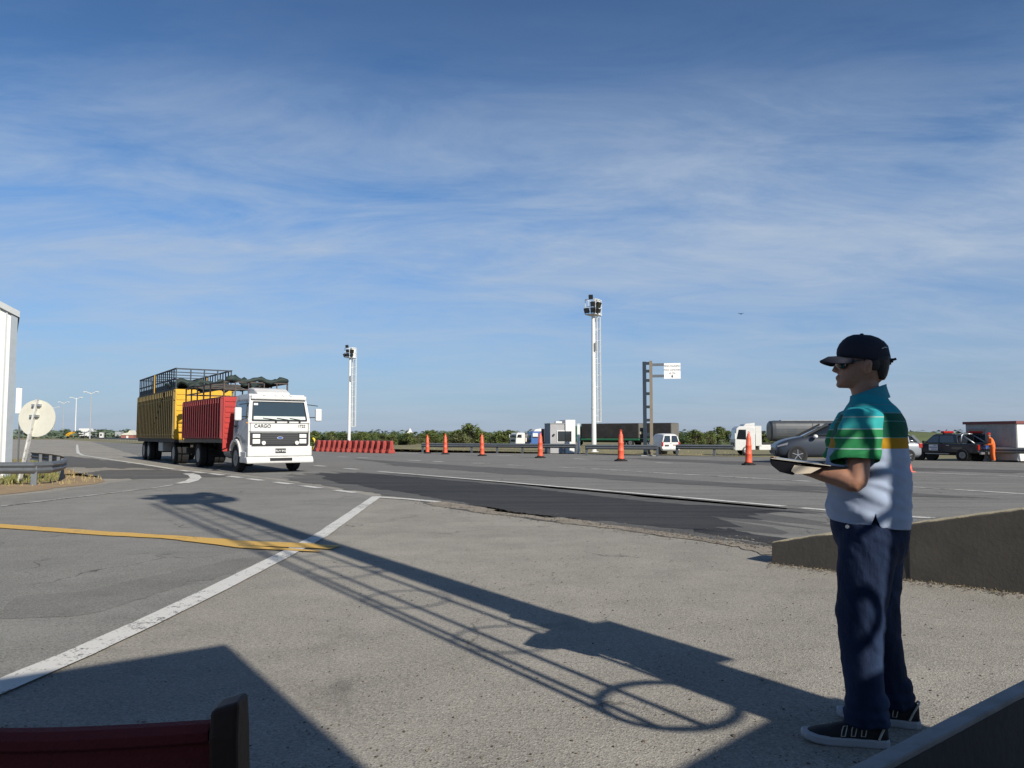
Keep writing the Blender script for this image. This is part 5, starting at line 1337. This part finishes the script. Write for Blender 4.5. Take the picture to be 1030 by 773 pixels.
# jeans
jb = MB()
column(jb, [(.80, .01, 0, .125, .165), (.86, .01, 0, .150, .185), (.92, .006, 0, .158, .188), (.975, .004, 0, .156, .184)], 32, 2.3)
jb.ball((.075, 0, .84), (.085, .15, .10))
limb(jb, [(.0, -.090, .885), (-.035, -.108, .70), (-.055, -.125, .50), (-.052, -.138, .28), (-.047, -.143, .19)], [.124, .112, .093, .080, .078], 22, 6)
limb(jb, [(.03, .090, .885), (.045, .105, .70), (.045, .12, .50), (.078, .138, .28), (.09, .145, .19)], [.124, .112, .093, .080, .078], 22, 6)
for (x, y) in ((-.043, -.145), (.10, .147)):
    jb.loft([ell((x, y, z), (1, 0, 0), r_ * 1.1, (0, 1, 0), r_, 24) for z, r_ in ((.088, .074), (.098, .079), (.115, .074), (.135, .082), (.155, .073), (.18, .079), (.21, .074))])
def jw(p):
    k = .4 + max(0, 1 - abs(p.z - .52) / .16) * .9 + max(0, (.24 - p.z) / .2) * 1.4 + max(0, (p.z - .72) / .2) * .6
    q = Vector((p.x * 6, p.y * 6, p.z * 12 + p.x * 10)); return .006 * k * noise.noise(q) + .003 * noise.noise(q * 2.6) + .008 * max(0, ridge(Vector((p.x * 4, p.y * 4, p.z * 6.5 + p.x * 13)))) * min(1.2, k)
jeans = link('jeans', fuse(jb, .0085, 2, jw), 'denim', person)
sm = MB(); sm.tube([(-.005, -.187 - .003, .93), (-.012, -.206, .86), (-.035, -.2135, .70), (-.055, -.2135, .50), (-.052, -.215, .30)], .0016, 6)
sm.build('seam', pm('jean_thread', (.03, .04, .07), .8), jeans)
MB().cyl((-.10, -.155, .93), (-.104, -.164, .93), .008).build('rivet', 'galv', jeans)
# shoes
def shoe(x, y, yaw):
    mt = Matrix.Translation((x, y, 0)) @ Matrix.Rotation(yaw, 4, 'Z') @ Matrix.Diagonal((1.13, 1.12, 1.12, 1))
    prof = [(.10, .026), (.085, .034), (.05, .039), (.0, .038), (-.06, .043), (-.12, .048), (-.165, .044), (-.19, .032), (-.205, .014)]
    def outline(k, z, zt=0):
        pts = [Vector((a, -w__ * k, z)) for a, w__ in prof] + [Vector((a, w__ * k, z)) for a, w__ in reversed(prof)]
        return [mt @ Vector((p.x * (1 + (k - 1) * .3), p.y, p.z + zt * max(0, (-p.x - .10) / .1) ** 2)) for p in pts]
    so = MB(); so.loft([outline(1.02, .0, .014), outline(1.10, .008, .014), outline(1.10, .026, .012), outline(1.0, .034, .010)])
    up = MB(); sec = []
    for a, w__, h in ((.098, .024, .085), (.088, .033, .100), (.06, .038, .100), (.02, .038, .095), (-.03, .039, .090), (-.07, .043, .078), (-.11, .046, .064), (-.15, .043, .055), (-.18, .033, .046), (-.198, .016, .036)):
        n = 14; ring = []
        for i in range(n):
            t_ = math.pi * i / (n - 1); ring.append(mt @ Vector((a, -w__ * math.cos(t_), .030 + (h - .030) * max(0.0, math.sin(t_)) ** .75)))
        ring.append(mt @ Vector((a, 0, .028))); sec.append(ring)
    up.loft(sec)
    s_ = up.build('shoe', 'shoe', person, smooth=True)
    so.build('sole', 'sole', s_, bevel=.004)
    st = MB(); prof_u = ((.098, .024, .085), (.06, .038, .100), (.02, .038, .095), (-.03, .039, .090), (-.07, .043, .078), (-.11, .046, .064), (-.15, .043, .055))
    def surf(a, ang, side):
        for (a0, w0, h0), (a1, w1, h1) in zip(prof_u, prof_u[1:]):
            if a1 <= a <= a0: f = (a - a1) / (a0 - a1); w_, h_ = w1 + (w0 - w1) * f, h1 + (h0 - h1) * f
        return mt @ Vector((a, side * (w_ * math.cos(ang) + .002), .030 + (h_ - .030) * math.sin(ang) ** .75))
    for k in range(3):
        a = .015 - .036 * k
        for side in (-1, 1):
            pts = [surf(a + dx, ang, side) for dx, ang in ((-.016, .12), (-.012, .5), (-.004, .9), (.010, .9), (.004, .5), (-.002, .12))]
            st.tube(pts, .0024, 5, closed=True)
    st.build('stripe', 'stripe', s_)
    hc = MB(); hc.tube([mt @ Vector((.060, -.0435, .036)), mt @ Vector((.076, -.040, .07)), mt @ Vector((.096, -.022, .098)), mt @ Vector((.101, 0, .102)), mt @ Vector((.096, .022, .098)), mt @ Vector((.076, .040, .07))], .0045, 6)
    hc.build('heel_loop', 'stripe', s_)
shoe(-.075, -.147, R(4)); shoe(.10, .150, R(-6))
for x_, y_ in ((-.048, -.145), (.10, .147)): MB().cyl((x_, y_, .085), (x_, y_, .17), .046, .050, 18).build('sock', 'black', person)
# cap, sunglasses, hair, band
cp = MB(); rings = []
for z, rx, ry, cx_ in ((1.672, .114, .086, .004), (1.69, .116, .088, .003), (1.712, .113, .087, .003), (1.735, .104, .082, .004), (1.757, .088, .071, .004), (1.775, .066, .055, .002), (1.787, .040, .034, .0), (1.792, .012, .010, -.002)):
    rg = ell((cx_, 0, z), (1, 0, 0), rx, (0, 1, 0), ry, 32, 2.0)
    rings.append([Vector((p.x, p.y, p.z + (p.x < 0) * (-p.x) * .16 - (p.x > 0) * p.x * .18 * (z < 1.72))) for p in rg])
cp.loft(rings)
cp.ball((-.002, 0, 1.794), (.009, .009, .005))
capo = cp.build('cap', 'cap', person, smooth=True)
br = MB(); top_, bot_ = [], []
for i in range(13):
    a = -1.0 + 2.0 * i / 12
    e = math.sqrt(max(0, 1 - a * a))
    inner = Vector((-.050 - .064 * e, a * .088, 1.690)); outer = Vector((-.050 - .064 * e - .072 * e ** .7, a * .090, 1.678 - .0 * e + .010 * (1 - e)))
    drop = .020 * a * a
    top_.append((inner, outer, drop))
rg = []
for inner, outer, dr in top_:
    i2 = inner - Vector((0, 0, dr)); o2 = outer - Vector((0, 0, dr * 1.5 + .004)); mid = (i2 + o2) / 2 + Vector((0, 0, .007))
    rg.append([i2 + Vector((0, 0, .006)), mid + Vector((0, 0, .006)), o2 + Vector((0, 0, .003)), o2 - Vector((0, 0, .003)), mid - Vector((0, 0, .001)), i2 - Vector((0, 0, .001))])
br.loft(rg).build('brim', 'cap', capo, smooth=True)
sb = MB(); sb.bar((.112, -.03, 1.668), (.135, -.034, 1.674), .014, .010); sb.bar((.112, .03, 1.668), (.118, -.03, 1.668), .010, .018)
sb.build('strap', 'cap', capo)
mk = MB(); mk.tube([(.070, -.078, 1.718), (.083, -.070, 1.724), (.094, -.060, 1.724)], .0028, 6); mk.build('logo_mark', 'grey_paint', capo)
sgl = MB()
for s in (-1, 1): sgl.ball((-.095, s * .044, 1.656), (.028, .034, .026)); sgl.bar((-.09, s * .066, 1.668), (.0, s * .079, 1.668), .006)
sgl.build('sunglasses', 'glass', person, smooth=True)
hb = MB(); hr_ = []
for z, f, b__, w__ in ((1.582, .055, .088, .045), (1.60, .045, .098, .062), (1.63, .036, .106, .072), (1.66, .026, .111, .0765), (1.685, .0, .114, .080)):
    hr_.append(ell(((f + b__) / 2, 0, z), (1, 0, 0), (b__ - f) / 2, (0, 1, 0), w__, 22, 2.6))
for s in (-1, 1): hb.ball((.038, s * .066, 1.655), (.030, .016, .036))
hb.loft(hr_).build('hair', 'hair', person, smooth=True)
# the folder he holds
W_ = LW + fL * .050 + uL * .022
fo = thing('folder', 'open dark folder with a pale sheet held flat in the man\'s hands', 'folder', (0, 0, 0))
fo.location = person.matrix_basis @ (W_ + Vector((.0, .04, 0)))
fo.rotation_euler = (0, R(7), YAW)
MB().box(-.115, .125, -.14, .14, .004, .010).build('cover', 'black_cover', fo, bevel=.003)
MB().box(-.117, .127, -.1425, -.1402, .0075, .0105).build('cover_edge', 'stripe', fo)
MB().prism([(-.118, .002), (-.112, -.022), (-.075, -.046), (-.02, -.052), (.0, -.030), (-.02, -.004), (.05, .002)], 'y', -.136, .10).build('lower_cover', 'black_cover', fo, bevel=.004)
MB().box(-.095, .095, -.11, .12, .0102, .0112).build('paper', 'grey_paint', fo)
dp = MB(); rg = []
for i in range(9):
    a = i / 8; x = -.11 + .21 * a; z = -.004 - .050 * math.sin(math.pi * (a * .9 + .05)) * (1 - a * .35)
    rg.append([(x, -.135, z), (x, .10, z - .01), (x, .10, z - .012), (x, -.135, z - .003)])
pp_ = MB(); pp_.prism([(-.02, -.008), (.09, -.006), (.05, -.034), (-.01, -.046), (-.03, -.035)], 'y', -.139, -.131).build('hanging_sheet', 'cream', fo)

# worker in orange
wk0 = G(999, 464.6)
wb = MB()
column(wb, [(.80, 0, 0, .11, .15), (.95, -.01, 0, .12, .16), (1.1, -.04, 0, .13, .17), (1.25, -.085, 0, .13, .19), (1.35, -.12, 0, .10, .16), (1.41, -.14, 0, .055, .06), (1.47, -.155, 0, .055, .055)])
wb.ball((-.18, 0, 1.56), (.10, .08, .125)); wb.ball((-.28, 0, 1.555), (.02, .015, .02))
for s in (-1, 1):
    limb(wb, [(0, s * .09, .86), (-.01, s * .10, .48), (.02, s * .10, .08)], [.09, .065, .05]); wb.ball((-.04, s * .1, .04), (.13, .05, .045))
    limb(wb, [(-.10, s * .19, 1.30), (-.13, s * .23, 1.05), (-.33, s * .16, .98)], [.06, .05, .04])
    hand(wb, Vector((-.34, s * .15, .98)), Vector((-1, 0, -.1)), Vector((0, 0, -1)), Vector((0, s, 0)), (.2, .3, .3))
worker = link('person', fuse(wb, .011, 2), 'skin'); worker.location = wk0; worker.rotation_euler = (0, 0, R(-14)); worker.scale = (.86,) * 3
tag(worker, 'worker in orange overalls leaning toward the tailgate of the dark pickup', 'person')
cv = MB()
column(cv, [(.78, 0, 0, .13, .17), (.95, -.01, 0, .14, .18), (1.1, -.04, 0, .15, .19), (1.25, -.085, 0, .15, .205), (1.36, -.12, 0, .115, .17), (1.42, -.14, 0, .07, .075)])
for s in (-1, 1):
    limb(cv, [(0, s * .09, .86), (-.01, s * .10, .48), (.02, s * .10, .12)], [.115, .09, .08]); limb(cv, [(-.10, s * .19, 1.30), (-.13, s * .23, 1.05), (-.29, s * .18, .99)], [.08, .068, .058])
link('coverall', fuse(cv, .012, 2), 'coverall', worker)
hm = MB(); hm.ball((-.175, 0, 1.625), (.115, .095, .09)); hm.box(-.34, -.2, -.07, .07, 1.605, 1.62); hm.build('cap', 'redlens', worker)
for s in (-1, 1): MB().ball((-.045, s * .1, .055), (.145, .06, .06)).build('boot', 'black', worker)

# ------------------------------------------------------------------ chair in the near left corner
ct = Vector((P(239, 700, 1.22).x, 1.22, 0))
chx = thing('folding_chair', 'dark wooden chair with a red cloth backrest in the near left corner', 'chair', (ct.x, ct.y, 0), R(3))
tz = P(228, 692, 1.22).z
wdt = .56
for x0 in (0, -wdt):
    q = MB(); rg = []
    for i in range(13):
        a = i / 12; z = .40 + (tz - .40) * a; yy = -.02 - .05 * math.sin(a * 2.2) + .02
        hw = .034 if a < .97 else .026; xs = x0 + .030 * (1 - a)
        top = -.012 * (a > .99)
        rg.append([(xs - .020, yy - hw, z + top), (xs + .020, yy - hw, z), (xs + .020, yy + hw, z), (xs - .020, yy + hw, z + top)])
    q.loft(rg); q.build('back_post', 'chair_wood', chx, bevel=.006)
    MB().bar((x0, -.03, .42), (x0, .40, 0.02), .04, .03).build('leg', 'chair_wood', chx, bevel=.004)
    MB().bar((x0 + (.045 if x0 == 0 else -.045) * 0 + (-.045 if x0 == 0 else .045), .42, .45), (x0 + (-.045 if x0 == 0 else .045), -.06, .02), .04, .03).build('leg', 'chair_wood', chx, bevel=.004)
    MB().box(x0 - .03, x0 + .03, -.02, .42, .63, .66).build('armrest', 'chair_wood', chx, bevel=.008)
    MB().box(x0 - .018, x0 + .018, .34, .38, .45, .629).build('arm_support', 'chair_wood', chx)
bk = MB(); rg = []
zt_ = P(150, 719.5, 1.22).z
for i in range(15):
    a = i / 14; x = -.032 - (wdt - .064) * a; sag = .030 * math.sin(math.pi * a)
    ring = []
    zb = zt_ - .24
    for yy, z in ((-.048, zt_ - .012), (-.040, zt_ - .002), (-.028, zt_), (-.016, zt_ - .004), (-.012, zt_ - .014), (-.016, zt_ - .03), (-.022, zt_ - .032), (-.022, zb), (-.030, zb), (-.034, zt_ - .034), (-.046, zt_ - .026)):
        ring.append((x, yy + .012 - sag * .8 * (.4 + .6 * (zt_ - z) / .24), z - .004 * math.sin(math.pi * a)))
    rg.append(ring)
bk.loft(rg).build('backrest', 'red_fabric', chx, smooth=False)
MB().cyl((-.60 + .04, -.018, zt_ - .017), (-.0 - .01, -.018, zt_ - .017), .010).build('top_rail', 'chair_wood', chx)
MB().box(-wdt + .02, -.02, -.02, .42, .445, .455).build('seat', 'red_fabric', chx)
MB().bar((-wdt + .02, .40, .43), (-.02, .40, .43), .03).build('cross_rail', 'chair_wood', chx)
